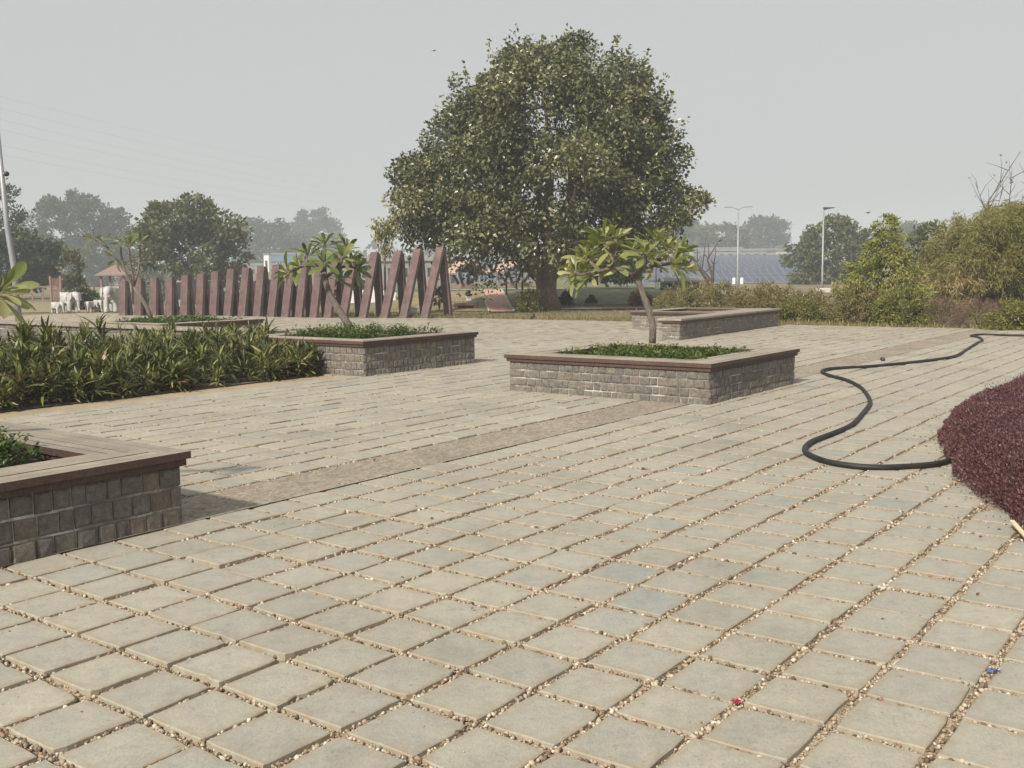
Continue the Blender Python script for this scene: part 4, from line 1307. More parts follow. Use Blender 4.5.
for (pa, pb) in ((A0, A1), (B0, B1)):
    off = np.array([-.07, 0, 0]) if pa is A0 else np.array([.07, 0, 0])
    l, r_ = ((pa + off, pb + off), (pa, pb)) if pa is A0 else ((pa, pb), (pa + off, pb + off))
    ribbon('path_kerb', l, r_, .06, M['kerb'], kind='structure', n=16, thick=.1)
def strip_at(name, u0, u1, Y0, Y1, mat, z, n=14):
    mb = MB(); V = []
    for k in range(n + 1):
        u = u0 + (u1 - u0) * k / n
        for Y in (Y0, Y1):
            x = PT(u, 300, Y)[0]
            V.append((x, Y, float(terrain(x, Y)) + z))
    mb.add(V, [(2 * k, 2 * k + 2, 2 * k + 3, 2 * k + 1) for k in range(n)])
    return tag(mb.build(name, mat), kind='structure')
strip_at('kerb_line', 440, 480, 57.3, 58.4, M['kerb'], .03)
strip_at('kerb_line', 502, 565, 57.3, 58.4, M['kerb'], .03)
def lawn(name, u0, u1, Y0, Y1, mat, z, nu=24, ny=14):
    V = []
    for b in range(ny + 1):
        Y = Y0 + (Y1 - Y0) * b / ny
        for a in range(nu + 1):
            x = PT(u0 + (u1 - u0) * a / nu, 300, Y)[0]
            V.append((x, Y, float(terrain(x, Y)) + z))
    F = [(b * (nu + 1) + a, b * (nu + 1) + a + 1, (b + 1) * (nu + 1) + a + 1, (b + 1) * (nu + 1) + a) for b in range(ny) for a in range(nu)]
    mb = MB(); mb.add(V, F)
    return tag(mb.build(name, mat, None, True), kind='structure')
lawn('dry_lawn', 380, 489, 44.5, 57, M['drylawn'], -.02)
lawn('lawn', 516, 660, 47, 57, M['lawn'], -.02)
lawn('lawn', 330, 680, 59, 95, M['lawn'], -.02)
lawn('dry_lawn', -20, 118, 51, 75, M['drylawn'], -.025)
strip_at('plaza_path', 560, 660, 44.6, 45.4, M['concrete'], .005)
def block(name, label, cat, u0, u1, v1, Y, dep, mat, vb=None, parent=None, z0=None, bev=.02):
    a, b = PT(u0, v1, Y), PT(u1, v1, Y)
    g = float(terrain((a[0] + b[0]) / 2, Y)) if z0 is None else z0
    mb = MB(); h = (a[2] + b[2]) / 2 - g + .05
    mb.box(((a[0] + b[0]) / 2, Y + dep / 2, g - .05 + h / 2), (b[0] - a[0], dep, h), None, bev)
    o = mb.build(name, mat, parent)
    return tag(o, label, cat) if label else o
def bench():
    Y = 46.2
    a, b = PT(454, 303.5, Y), PT(478, 303.5, Y); x = (a[0] + b[0]) / 2; g = float(terrain(x, Y))
    t = thing('stone_bench', 'low maroon stone bench between the frames and the brick path', 'bench', (x, Y, g))
    wv = b[0] - a[0]; h = a[2] - g
    mb = MB(); mb.box((0, 0, h - .05), (wv, .42, .10), None, .012); mb.build('seat', M['maroon'], t)
    for s in (-1, 1):
        mb = MB(); mb.box((s * wv * .40, 0, (h - .1) / 2 - .03), (wv * .16, .38, h - .1 + .06 - .002), None, .01); mb.build('leg', M['maroon'], t)
    mb = MB(); mb.box((0, .12, (h - .1) / 2 - .03), (wv * .62, .1, h - .1 + .05), None, .01); mb.build('back_panel', M['maroon'], t)
bench()
def bust():
    Y = 49.5
    p = PT(469, 304, Y); g = float(terrain(p[0], Y))
    t = thing('bust_statue', 'dark bust on a white pedestal behind the low bench', 'statue', (p[0], Y, g))
    z1 = PT(469, 297.5, Y)[2] - g; z2 = PT(469, 291.0, Y)[2] - g
    mb = MB(); mb.box((0, 0, z1 * .5), (.24, .24, z1), None, .015); mb.box((0, 0, z1 + .02), (.30, .30, .05), None, .01); mb.build('pedestal', M['white'], t)
    k = (z2 - z1)
    mb = MB(); mb.lathe((0, 0, z1 + .045), [(.08, 0), (.17, .06 * k / .3), (.19, .35 * k), (.12, .45 * k), (.06, .52 * k), (.06, .58 * k), (.085, .66 * k), (.098, .8 * k), (.085, .94 * k), (.03, 1.0 * k)], 14); mb.build('bust', M['dark'], t, True)
bust()
def pavilion(u, Y, vt, ve, vb, wpx, label, rz=0.0, mat='thatch'):
    p = PT(u, vb, Y); g = float(terrain(p[0], Y))
    zt = PT(u, vt, Y)[2] - g; ze = PT(u, ve, Y)[2] - g; hw = wpx * Y / F_PX / 2
    t = thing('garden_pavilion', label, 'pavilion', (p[0], Y, g), rz, 'thatched garden pavilions')
    mb = MB()                                # gable roof with thickness, gable end towards the plaza
    d = hw * .9
    for s in (-1, 1):
        mb.prism([(s * hw, -d, ze), (0, -d, zt), (0, -d, zt + .14), (s * (hw + .05), -d, ze + .10)], (0, 2 * d, 0))
    mb.build('roof', M[mat], t)
    mb = MB(); mb.prism([(-hw * .7, -d * .7, ze + .12), (hw * .7, -d * .7, ze + .12), (0, -d * .7, zt - .12)], (0, .06, 0)); mb.build('gable', M['dark'], t)
    mb = MB(); mb.box((0, 0, .12), (hw * 1.1, hw * 1.1, .32), None, .03); mb.build('plinth', M['terracotta'], t)
    for sx in (-1, 1):
        for sy in (-1, 1):
            mb = MB(); mb.tube([(sx * hw * .25, sy * hw * .25, .2), (sx * hw * .62, sy * hw * .5, ze + .22)], .09, 8); mb.build('post', M['twig'], t, True)
pavilion(465, 66, 261.5, 274.5, 288, 34, 'thatched pavilion on splayed posts, left of the brick path', .5)
pavilion(515, 70, 260, 273, 288, 46, 'thatched pavilion half hidden behind the low branches of the big tree', .5)
def kiosk():
    Y = 66
    p = PT(118, 300, Y)
    t = thing('small_kiosk', 'small kiosk with a red pyramid roof behind the elephants', 'kiosk', (p[0], Y, 0))
    zt = PT(118, 264, Y)[2]; ze = PT(118, 274.5, Y)[2]; hw = 15.5 * Y / F_PX
    mb = MB(); mb.add([(-hw, -hw, ze), (hw, -hw, ze), (hw, hw, ze), (-hw, hw, ze), (0, 0, zt), (-hw, -hw, ze - .08), (hw, -hw, ze - .08), (hw, hw, ze - .08), (-hw, hw, ze - .08)], [(0, 1, 4), (1, 2, 4), (2, 3, 4), (3, 0, 4), (5, 6, 1, 0), (6, 7, 2, 1), (7, 8, 3, 2), (8, 5, 0, 3), (8, 7, 6, 5)])
    rf = mb.build('roof', M['terracotta'], t)
    mb = MB(); mb.lathe((0, 0, zt - .03), [(.06, 0), (.09, .08), (.03, .2)], 8); mb.build('finial', M['terracotta'], rf)
    for sx in (-1, 1):
        for sy in (-1, 1):
            mb = MB(); mb.box((sx * hw * .72, sy * hw * .72, (ze - .08) / 2 - .05), (.12, .12, ze - .08 + .1), None, .01); mb.build('post', M['terracotta'], t)
    mb = MB(); mb.box((0, 0, .35), (hw * 1.3, hw * 1.3, .8), None, .02); mb.build('counter', M['white_stone'], t)
kiosk()
def railing(u0, u1, Y, vt, label, mat, n):
    a, b = PT(u0, vt, Y), PT(u1, vt, Y)
    t = thing('railing', label, 'railing', (a[0], Y, 0))
    h = a[2]; L = b[0] - a[0]
    mb = MB()
    for z in (h, h * .55): mb.box((L / 2, 0, z), (L, .06, .08), None, .01)
    mb.build('rail', mat, t)
    for k in range(n):
        q = MB(); q.box((L * k / (n - 1), .05, h / 2 - .03), (.10, .03, h + .12), None, .01); q.build('post', mat, t)
railing(-10, 125, 72, 287.5, 'long reddish railing behind the white elephants', M['redpaint'], 14)
def gate():
    a, b = PT(50, 276, 64), PT(60, 276, 64)
    t = thing('red_gate', 'small red lattice gate behind the walking elephant', 'gate', (a[0], 64, 0))
    L = b[0] - a[0]; h = a[2]
    for x in (0, L):
        mb = MB(); mb.box((x, 0, h / 2 - .03), (.12, .12, h + .06), None, .01); mb.build('gate_post', M['redpaint'], t)
    mb = MB()
    for k in range(7): mb.box((L * (k + 1) / 8, 0, h * .5), (.035, .035, h * .85), None, 0)
    for z in (.15, .5, .85): mb.box((L / 2, .036, h * z), (L - .12, .03, .05), None, 0)
    mb.build('lattice', M['redpaint'], t)
gate()

# ------------------------------------------------------------------ cars half hidden behind the frames and shrubs
def car(label, x, y, rz, paint, z=0.0):
    t = thing('parked_car', label, 'car', (x, y, z), rz, 'parked cars behind the plaza')
    hw = .82
    low = [(-1.9, .32), (-1.95, .62), (-1.88, .84), (-1.2, .92), (1.0, .90), (1.75, .78), (1.93, .60), (1.92, .32), (1.55, .24), (-1.55, .24)]
    up = [(-1.62, .90), (-1.32, 1.34), (-.9, 1.46), (.1, 1.46), (.42, 1.36), (1.02, .89)]
    mb = MB()
    n = len(low)
    for s0, s1 in ((-1, 1),):
        rings = []
        for yy, k in ((-hw, .955), (-hw + .09, 1.0), (hw - .09, 1.0), (hw, .955)):
            rings.append([(x_ * k, yy, .58 + (z_ - .58) * k) for x_, z_ in low])
        V = sum(rings, [])
        F = [(r * n + q, (r + 1) * n + q, (r + 1) * n + (q + 1) % n, r * n + (q + 1) % n) for r in range(3) for q in range(n)] + [tuple(range(n)), tuple(reversed(range(3 * n, 4 * n)))]
        mb.add(V, F)
    m = len(up)
    rings = []
    for yy, k, zz in ((-hw + .06, 1, 0), (-hw + .20, 1, 1), (hw - .20, 1, 1), (hw - .06, 1, 0)): pass
    lo = [(-1.62, .88), (1.04, .87)]
    V = []
    for s in (-1, 1):
        V += [(x_, s * (hw - .05 - .17 * (z_ - .9) / .56), z_) for x_, z_ in up]
    F = [(k, k + 1, m + k + 1, m + k) for k in range(m - 1)] + [tuple(reversed(range(m))), tuple(range(m, 2 * m))]
    gb = MB(); gb.add(V, F)
    rb = MB()
    rb.add([(x_, s * (hw - .045 - .17 * (z_ - .9) / .56), z_ + .012) for s in (-1, 1) for x_, z_ in up[1:5]], [(0, 1, 5, 4), (1, 2, 6, 5), (2, 3, 7, 6)])
    for s in (-1, 1):
        for x0 in (-1.45, -.35, .95):
            rb.box((x0 * .8, s * (hw - .115), 1.14), (.07, .03, .52), [[1, 0, 0], [0, .95, .3 * s], [0, -.3 * s, .95]], 0)
    mb.build('body', paint, t, False)
    g = gb.build('window', M['glass'], t)
    rb.build('roof', paint, t)
    for sx in (-1.22, 1.22):
        for sy in (-1, 1):
            wb = MB(); wb.tube([(sx, sy * .62, .31), (sx, sy * .845, .31)], .31, 20); w_ = wb.build('wheel', M['rubber'], t, True)
            wb = MB(); wb.tube([(sx, sy * .84, .31), (sx, sy * .86, .31)], .19, 14); wb.build('rim', M['steel'], w_)
    for sy in (-1, 1):
        hb = MB(); hb.box((1.83, sy * .56, .66), (.16, .30, .13), None, .02); hb.build('headlight', M['white'], t)
        hb = MB(); hb.box((-1.88, sy * .60, .74), (.10, .24, .16), None, .02); hb.build('tail_light', M['redpaint'], t)
M['carwhite'] = plain('white_car_paint', (.70, .70, .70), .25, .03, 2); M['cardark'] = plain('dark_car_paint', (.035, .037, .042), .25, .1, 2); M['carsilver'] = plain('silver_car_paint', (.30, .31, .33), .3, .05, 2, metal=.3)
def at(u, Y): return PT(u, 308, Y)[0]
car('white car parked behind the tall maroon frames', at(358, 51), 51, .15, M['carwhite'])
car('dark car parked behind the middle of the maroon frames', at(280, 52), 52, .1, M['cardark'])
car('black car parked behind the shorter maroon frames', at(208, 53.5), 53.5, .1, M['cardark'])
def car_roof_block():
    p = PT(822, 292, 73.6)
    mb = MB(); mb.box((p[0], 73.2, .12), (.95, .6, .34), None, .04)  # a plain box stands in for the pale roof of a parked car
    tag(mb.build('car_roof_block', M['kerb']), 'pale block standing for a parked car roof beside the single headed lamp', 'block')
car_roof_block()
def sack():
    p = PT(804, 299, 40.5)
    rs = np.random.RandomState(9)
    o = stones_mesh('white_boulder', np.array([[p[0], p[1], .42]]), np.array([.24]), M['white'], rs)
    tag(o, 'white boulder showing between the orange brown dry shrubs', 'boulder')
    o = stones_mesh('boulder', np.array([[p[0] + .1, p[1] + .1, .14]]), np.array([.34]), M['kerb'], rs)
    tag(o, 'grey boulder under the white one among the dry shrubs', 'boulder')
sack()

# ------------------------------------------------------------------ the big tree
def px_prof(Y, vb, rows, u=512):
    """rows = [(v, half width in px)] from the crown's bottom up -> [(z, r)]"""
    return [(PT(u, v, Y)[2], hw * Y / F_PX) for v, hw in rows]
def big_tree():
    rs = np.random.RandomState(101)
    p = G(547, 309.5)
    b = np.array([p[0], p[1], float(terrain(p[0], p[1]))])
    t = thing('ficus_tree', 'big broad ficus tree with a dense crown and a fluted trunk', 'tree', b)
    sc = p[1] / 45.0
    k = sc
    prof = [(z - b[2], r) for z, r in px_prof(p[1], 0, [(252, 80), (244, 106), (228, 124), (202, 131), (172, 122), (140, 112), (116, 102), (94, 88), (76, 68), (60, 50), (48, 28), (42, 10)], 552)]
    cen, _p, _d, _t = crown_points(prof, 205, 1, .5, rs, .32, .60, .12, .35)
    br = rs.uniform(.55, 1.08, len(cen))
    per = 400
    sd_ = sph(len(cen) * per, rs); sd_[:, 2] = np.abs(sd_[:, 2]) * np.where(rs.rand(len(sd_)) < .72, 1, -1)
    rr_ = np.repeat(br, per) * (rs.rand(len(sd_)) ** .30) * (1 + .22 * np.sin(sd_[:, 0] * 5 + np.repeat(rs.uniform(0, 6, len(cen)), per)) * np.sin(sd_[:, 2] * 6 + sd_[:, 1] * 4))
    P = np.repeat(cen, per, 0) + sd_ * rr_[:, None] * np.array([1, 1, .72])
    D = unit(sd_ * .8 + rs.normal(size=P.shape) * .65 + np.array([0, 0, -.35]))
    tn = np.repeat(rs.rand(len(cen)), per)
    fill, Pf, Df, tf_ = crown_points(prof, 380, 50, .7, rs, .2, .2, 0, .35)
    P = np.concatenate([P, Pf]); D = np.concatenate([D, Df]); tn = np.concatenate([tn, tf_])
    # sprays that break the outline: short ascending chains of leaves
    ncl = 420
    c2 = cen[rs.choice(len(cen), ncl, True)] + rs.normal(size=(ncl, 3)) * .5
    out = unit(c2 - np.array([0, 0, 4.0])); q = np.repeat(np.linspace(0, 1, 26)[None], ncl, 0).reshape(-1)
    tipd = unit(out + np.array([0, 0, .8]))
    zmax = np.interp(c2[:, 2], [a[0] for a in prof], [a[1] for a in prof])
    rr = np.hypot(c2[:, 0], c2[:, 1]) + 1e-3
    edge = c2.copy(); edge[:, :2] *= (zmax / rr)[:, None] * .93
    edge = np.where((zmax > .6)[:, None], edge, c2)
    Ps = np.repeat(edge, 26, 0) + np.repeat(tipd, 26, 0) * (q[:, None] * 1.25 * k * np.repeat(rs.uniform(.5, 1.35, ncl), 26)[:, None]) + rs.normal(size=(ncl * 26, 3)) * (.24 * (1.15 - q))[:, None]
    topz = prof[-1][0] + .15
    Ps[:, 2] = np.where(Ps[:, 2] > topz, topz - (Ps[:, 2] - topz) * .5, Ps[:, 2])
    Ds = np.repeat(out, 26, 0) * .5 + rs.normal(size=Ps.shape) * .7 + np.array([0, 0, -.3])
    # low hanging boughs at the left and middle
    P = np.concatenate([P, Ps]); D = np.concatenate([D, Ds]); tn = np.concatenate([tn, np.repeat(rs.rand(ncl), 26)])
    hang = [(449, 262), (470, 268), (484, 276), (487, 283), (500, 270), (528, 272), (460, 250), (610, 266), (640, 260), (518, 268), (515, 240), (505, 225), (530, 235), (520, 252), (495, 258), (512, 258), (535, 258), (575, 258), (590, 262), (565, 250), (545, 252), (480, 262), (462, 258), (605, 255), (625, 262), (655, 255), (670, 250)]
    Ph, Dh, th_ = [], [], []
    for u, v in hang:
        c = PT(u, v, p[1] - rs.uniform(-1.5, 2.5)) - b
        n = 70
        Ph.append(c + rs.normal(size=(n, 3)) * np.array([.45, .45, .40])); Dh.append(rs.normal(size=(n, 3)) + np.array([0, 0, -.8])); th_.append(np.full(n, rs.rand()))
    P = np.concatenate([P] + Ph); D = np.concatenate([D] + Dh); tn = np.concatenate([tn] + th_)
    P[:, 0] += 3 * p[1] / F_PX + .075 * (P[:, 2] - 5.0)
    low = (np.hypot(P[:, 0], P[:, 1]) < 2.0) & (P[:, 2] < 2.05 + .12 * np.hypot(P[:, 0], P[:, 1]))
    low |= (P[:, 0] < -6.75 + .25 * np.sin(P[:, 2] * 5)) | (P[:, 0] > 7.3)
    P, D, tn = P[~low], D[~low], tn[~low]
    r = rs.rand(len(P)) * .66 + tn * .34
    leaves('crown', P, D, .19 * k * rs.uniform(.6, 1.25, len(P)), T_oval(.66, .1), M['leaf_ficus'], t, r=r, rs=rs)
    mb = MB()
    # fluted trunk of several fused stems
    for a in range(9):
        an = a / 9 * 6.283
        rx, ry = .36 * math.cos(an), .30 * math.sin(an)
        tx, ty = rx * 1.0 + rs.normal() * .1, ry * 1.0 + rs.normal() * .1
        mb.tube([(rx * 1.25, ry * 1.25, -.1), (rx * .9, ry * .9, .5), (tx * .85, ty * .85, 1.3), (tx * 1.9, ty * 1.9, 2.5)], [.25, .17, .15, .14], 9, wob=.08)
    mb.tube([(0, 0, -.1), (0, 0, 1.2), (0, 0, 2.5)], [.46, .33, .20], 12, wob=.06)
    limb = [(-3.2, -.4, 5.2), (-1.6, .8, 6.5), (-.3, -1.0, 7.5), (1.2, .6, 7.2), (2.6, -.6, 5.6), (3.9, .3, 4.6), (-4.5, .5, 4.0), (.3, 2.6, 6), (.2, -3.0, 5.2), (1.8, -2.2, 6.4), (-2.0, -2.2, 5.6), (0, 0, 9.5)]
    for lx, ly, lz in limb:
        s = np.array([lx * .09, ly * .09, 1.35]); e = np.array([lx * .80, ly * .8, lz * .92]) * k
        m1 = s + (e - s) * .35 + np.array([0, 0, .25]); m2 = s + (e - s) * .7 + rs.normal(size=3) * .25
        mb.tube([s, m1, m2, e, e + (e - m2) * .8], [.20, .15, .11, .06, .02], 8, wob=.06)
        for _ in range(3):
            g = m2 + (e - m2) * rs.rand(); h = g + unit(rs.normal(size=3) + (e - s) / np.linalg.norm(e - s)) * rs.uniform(1.2, 2.6)
            mb.tube([g, (g + h) / 2 + rs.normal(size=3) * .15, h], [.07, .045, .015], 6)
    mb.build('trunk', M['bark'], t, True)
big_tree()

# ------------------------------------------------------------------ other trees, left to right
GT = 'trees beyond the plaza'
tree('dark_tree', 'dark green spreading tree behind the pole at the left edge', 12, 88, px_prof(88, 0, [(287, 22), (278, 44), (262, 50), (248, 40), (238, 26), (233, 10)], 12), 190, 70, .75, .42, M['leaf_dark'], .28, 201, group=GT)
tree('grey_tree', 'tall thin leaved grey tree at the left edge', -4, 100, px_prof(100, 0, [(262, 14), (240, 26), (215, 30), (195, 26), (180, 18), (170, 6)], 0), 110, 26, .8, .36, M['leaf_far'], .25, 202, group=GT, sprigs=.3, inner=.2)
tree('broad_tree', 'broad tall hazy tree behind the elephants', 82, 250, px_prof(250, 0, [(284, 40), (262, 50), (240, 55), (222, 50), (208, 38), (199, 22), (194, 8)], 82), 380, 60, 1.85, .85, M['leaf_far'], .8, 203, group=GT)
tree('olive_tree', 'bushy olive green tree behind the shorter maroon frames', 192, 92, px_prof(92, 0, [(294, 30), (282, 46), (262, 54), (240, 53), (222, 45), (208, 32), (199, 16)], 192), 280, 62, .78, .40, M['leaf_olive'], .3, 204, group=GT, sprigs=.25, lump=.28)
tree('pale_shrub_tree', 'low pale hazy tree between the olive tree and the leaning frangipani', 268, 340, px_prof(340, 0, [(280, 26), (262, 34), (244, 36), (230, 26), (220, 10)], 268), 170, 46, 2.4, 1.35, M['leaf_far'], .5, 205, group=GT)
tree('tall_far_tree', 'tall bluish hazy tree above the leaning frangipani', 318, 430, px_prof(430, 0, [(275, 22), (255, 28), (238, 27), (222, 21), (211, 12), (205, 4)], 318), 190, 46, 2.4, 1.5, M['leaf_far'], .6, 206, group=GT)
tree('round_tree', 'round dark green tree behind the single headed lamp', 833, 118, px_prof(118, 0, [(296, 24), (284, 36), (266, 43), (248, 40), (234, 30), (226, 18), (221, 6)], 833), 230, 62, .85, .44, M['leaf_olive'], .32, 207, group=GT)
tree('grey_green_tree', 'grey green loose tree left of the bamboo thicket', 928, 62, px_prof(62, 0, [(300, 10), (285, 22), (262, 27), (244, 24), (232, 14), (226, 5)], 928), 90, 46, .5, .26, M['leaf_olive'], .13, 208, group=GT, sprigs=.3)
tree('far_hazy_tree', 'bluish hazy tree beyond the solar field', 762, 380, px_prof(380, 0, [(258, 22), (248, 26), (238, 24), (231, 13), (227, 4)], 762), 120, 46, 2.2, 1.4, M['leaf_far'], .6, 209, group=GT)
tree('far_grey_tree', 'pale grey rounded tree beyond the solar field left of the tall hazy one', 722, 340, px_prof(340, 0, [(258, 20), (249, 26), (241, 22), (236, 8)], 722), 90, 40, 2.0, 1.3, M['leaf_olive'], .5, 210, group=GT)
tree('far_hazy_tree', 'bluish hazy tree just right of the big crown', 686, 360, px_prof(360, 0, [(262, 14), (248, 18), (236, 14), (228, 4)], 686), 90, 40, 2.0, 1.3, M['leaf_far'], .5, 211, group=GT)
tree('far_hazy_tree', 'bluish hazy tree seen between the spire shrub and the bamboo', 908, 330, px_prof(330, 0, [(285, 12), (262, 16), (246, 13), (234, 4)], 908), 90, 40, 1.7, 1.2, M['leaf_far'], .5, 212, group=GT)
def treeline():
    rs = np.random.RandomState(220)
    n_cl = 900
    u = rs.uniform(-500, 1500, n_cl); Y = rs.uniform(430, 560, n_cl)
    ht = 13 + 4.5 * np.sin(u * .031) + 3.5 * np.sin(u * .083 + 2) + rs.normal(0, 1.5, n_cl)
    x = Y * (u - 512) / F_PX
    z = terrain(x, Y) * .6 + ht * rs.rand(n_cl) ** .55
    cen = np.stack([x, Y, z], 1); per = 26
    P = np.repeat(cen, per, 0) + sph(n_cl * per, rs) * rs.rand(n_cl * per, 1) ** .4 * np.array([3.6, 3.6, 2.6])
    o = leaves('treeline', P, rs.normal(size=P.shape), 2.4 * rs.uniform(.6, 1.2, len(P)), T_quad(.7), M['leaf_far'], rs=rs)
    tag(o, 'far hazy line of woods along the horizon', 'woods', kind='stuff')
treeline()

# ------------------------------------------------------------------ shrubs along the far right of the plaza
GS = 'shrubs beyond the paving'
def shrub(name, label, u, Y, rows, n_cl, per, cl_r, ll, mat, seed, tpl=None, cat='shrub', **kw):
    return tree(name, label, u, Y, px_prof(Y, 0, rows, u), n_cl, per, cl_r, ll, mat, .035, seed, cat, GS, tpl=tpl, fork=.12, **kw)
shrub('spire_shrub', 'tall yellow green shrub with a drooping spire at its top', 884, 32.5, [(322, 18), (308, 32), (290, 38), (272, 32), (258, 23), (244, 15), (230, 11), (218, 8), (210, 3)], 300, 40, .20, .125, M['leaf_spire'], 301, tpl=T_oval(.42), sprigs=.45, lump=.42, droop=.6)
shrub('round_shrub', 'wide leafy green shrub at the foot of the spire shrub', 905, 30.0, [(325, 24), (315, 27), (303, 25), (294, 16), (288, 5)], 150, 46, .20, .105, M['leaf_shrub'], 302, tpl=T_oval(.42), sprigs=.35, lump=.38)
shrub('low_shrub', 'low bronze green shrub between the dry hedge and the spire shrub', 858, 31.5, [(322, 22), (312, 26), (300, 23), (292, 14), (286, 4)], 120, 44, .2, .10, M['leaf_dry'], 303, tpl=T_oval(.42), sprigs=.35, lump=.38)
DRYL = ['dry brown shrub behind the left end of the empty planter', 'dry yellowish shrub, second in the row behind the empty planter', 'dry green brown shrub under the bare tree', 'dry brown shrub in front of the double lamp', 'dry rusty shrub right of the double lamp', 'dry pale shrub beyond the right end of the empty planter', 'orange brown dry shrub left of the white car roof']
for k, (u, hw, vt) in enumerate(((678, 20, 286), (700, 20, 283), (724, 22, 284), (748, 20, 288), (768, 18, 284), (790, 20, 288), (815, 22, 292))):
    Y = 37.5 - .7 * k
    shrub('dry_shrub', DRYL[k], u, Y, [(320, hw * .8), (312, hw), (302, hw * .95), (vt + 6, hw * .6), (vt, hw * .2)], 105, 34, .22, .10, M['leaf_dry'], 310 + k, tpl=T_oval(.36), sprigs=.5, lump=.45)
shrub('flowering_shrub', 'low mixed shrub with pale tips at the paving edge beside the empty planter', 800, 33.0, [(322, 22), (315, 25), (306, 20), (300, 6)], 90, 40, .2, .10, M['leaf_shrub'], 320, tpl=T_oval(.4))
shrub('purple_shrub', 'purplish dry shrub at the foot of the bamboo thicket, nearest the spire shrub', 945, 29.5, [(328, 14), (318, 18), (308, 15), (300, 4)], 90, 40, .2, .14, M['leaf_purpledry'], 321, tpl=T_strap(.05, .2, 2), sprigs=.3)
shrub('purple_shrub', 'purplish dry shrub at the foot of the bamboo thicket, beside the green bush', 978, 28.5, [(330, 20), (320, 24), (308, 20), (300, 6)], 120, 40, .2, .14, M['leaf_purpledry'], 322, tpl=T_strap(.05, .2, 2), sprigs=.3)
shrub('green_shrub', 'leafy yellow green bush at the right edge above the hose', 1018, 26.5, [(334, 22), (324, 26), (312, 22), (304, 8)], 130, 42, .19, .10, M['leaf_shrub'], 323, tpl=T_oval(.42), sprigs=.35, lump=.38)
shrub('trunk_shrub', 'small green shrub hugging the left side of the big trunk', 531, 43.6, [(311, 8), (304, 11), (297, 9), (291, 3)], 50, 34, .22, .16, M['leaf_shrub'], 324, tpl=T_oval(.4))
shrub('dark_shrub', 'small dark clipped shrub right of the big trunk', 565.5, 47.5, [(308, 5), (304, 6), (300, 4), (297, 1.5)], 40, 34, .12, .12, M['leaf_dark'], 325)
shrub('dark_shrub', 'tiny dark shrub between the trunk shrub and the frangipani trunk', 591, 48, [(308, 3.5), (305, 4.5), (303, 3), (301, 1)], 26, 30, .1, .10, M['leaf_dark'], 326)
shrub('pink_shrub', 'low purplish shrub left of the slim pale post', 640, 47, [(309, 10), (303, 12), (298, 8), (294, 3)], 50, 30, .2, .14, M['leaf_purpledry'], 327)
shrub('small_tree', 'young sparse shrub between the legs of the tallest frame', 439, 44.8, [(305, 3), (299, 5), (293, 4), (288, 1)], 20, 20, .12, .13, M['leaf_olive'], 328)
for k, (u, lab) in enumerate(((586, 'low dark green hedge bush behind the lawn, nearest the big trunk'), (606, 'low dark green hedge bush at the middle of the lawn edge'), (627, 'low dark green hedge bush behind the frangipani trunk'))):
    shrub('hedge_bush', lab, u, 62, [(291, 9), (286, 12), (280, 11), (275, 5)], 70, 34, .35, .24, M['leaf_dark'], 330 + k)
for k, (u, lab) in enumerate(((148, 'grey green spiky shrub between the second and third frames'), (163, 'grey green spiky shrub between the third and fourth frames'))):
    shrub('grey_shrub', lab, u, 62, [(296, 7), (288, 9), (278, 8), (273, 3)], 46, 30, .3, .3, M['leaf_agave'], 340 + k, tpl=T_strap(.12, .2, 3))
shrub('dark_bush', 'dark green bush behind the small white calves', 85, 55, [(312, 8), (303, 11), (296, 9), (290, 3)], 60, 34, .28, .2, M['leaf_dark'], 343)
shrub('thin_tree', 'thin grey green young tree behind the large walking elephant', 73, 70, [(292, 5), (278, 9), (266, 9), (256, 6), (250, 2)], 36, 26, .45, .3, M['leaf_olive'], 344, sprigs=.3)
def bamboo():
    rs = np.random.RandomState(351)
    Y = 34.0
    p = PT(1010, 322, Y); b = np.array([p[0], Y, 0])
    t = thing('bamboo_thicket', 'broad yellow green bamboo thicket with drooping fine leaves at the right edge', 'thicket', b, 0, None)
    n_cl = 1250
    # top outline of the thicket by pixel column
    uu = np.array([936, 944, 955, 975, 995, 1024, 1080, 1140]); vt = np.array([285, 250, 232, 220, 212, 205, 202, 230])
    u = rs.uniform(938, 1120, n_cl); top = np.interp(u, uu, vt)
    Yc = Y + rs.uniform(-1.6, 2.2, n_cl)
    v = top + (322 - top) * rs.rand(n_cl) ** 1.25
    cen = np.array([PT(a, c, Y) for a, c in zip(u, v)]); cen[:, 1] = Yc; cen -= b
    per = 70
    off = sph(n_cl * per, rs) * rs.rand(n_cl * per, 1) ** .5 * np.array([.26, .26, .30])
    P = np.repeat(cen, per, 0) + off; P[:, 2] = np.maximum(P[:, 2], .03)
    D = rs.normal(size=P.shape) * .6 + np.array([-.15, -.2, -.55]) + off * 1.5
    tn = np.repeat(rs.rand(n_cl), per)
    dry = np.repeat(((u < 985) & (v > 262) & (v < 305) & (rs.rand(n_cl) < .55)), per)
    r = np.where(dry, rs.uniform(.8, 1, len(P)), rs.rand(len(P)) * .55 + tn * .30)
    leaves('crown', P, D, .17 * rs.uniform(.6, 1.3, len(P)), T_strap(.16, .2, 2), M['leaf_willow'], t, r=r, rs=rs)
    mb = MB()
    for k in range(70):
        c = cen[rs.randint(n_cl)]; f = np.array([c[0] * .8 + rs.normal() * .2, c[1] * .6, -.05])
        mb.tube([f, f + (c - f) * .5 + np.array([0, 0, .25]), c], [.02, .015, .006], 5)
    mb.build('trunk', M['twig'], t, True)
bamboo()
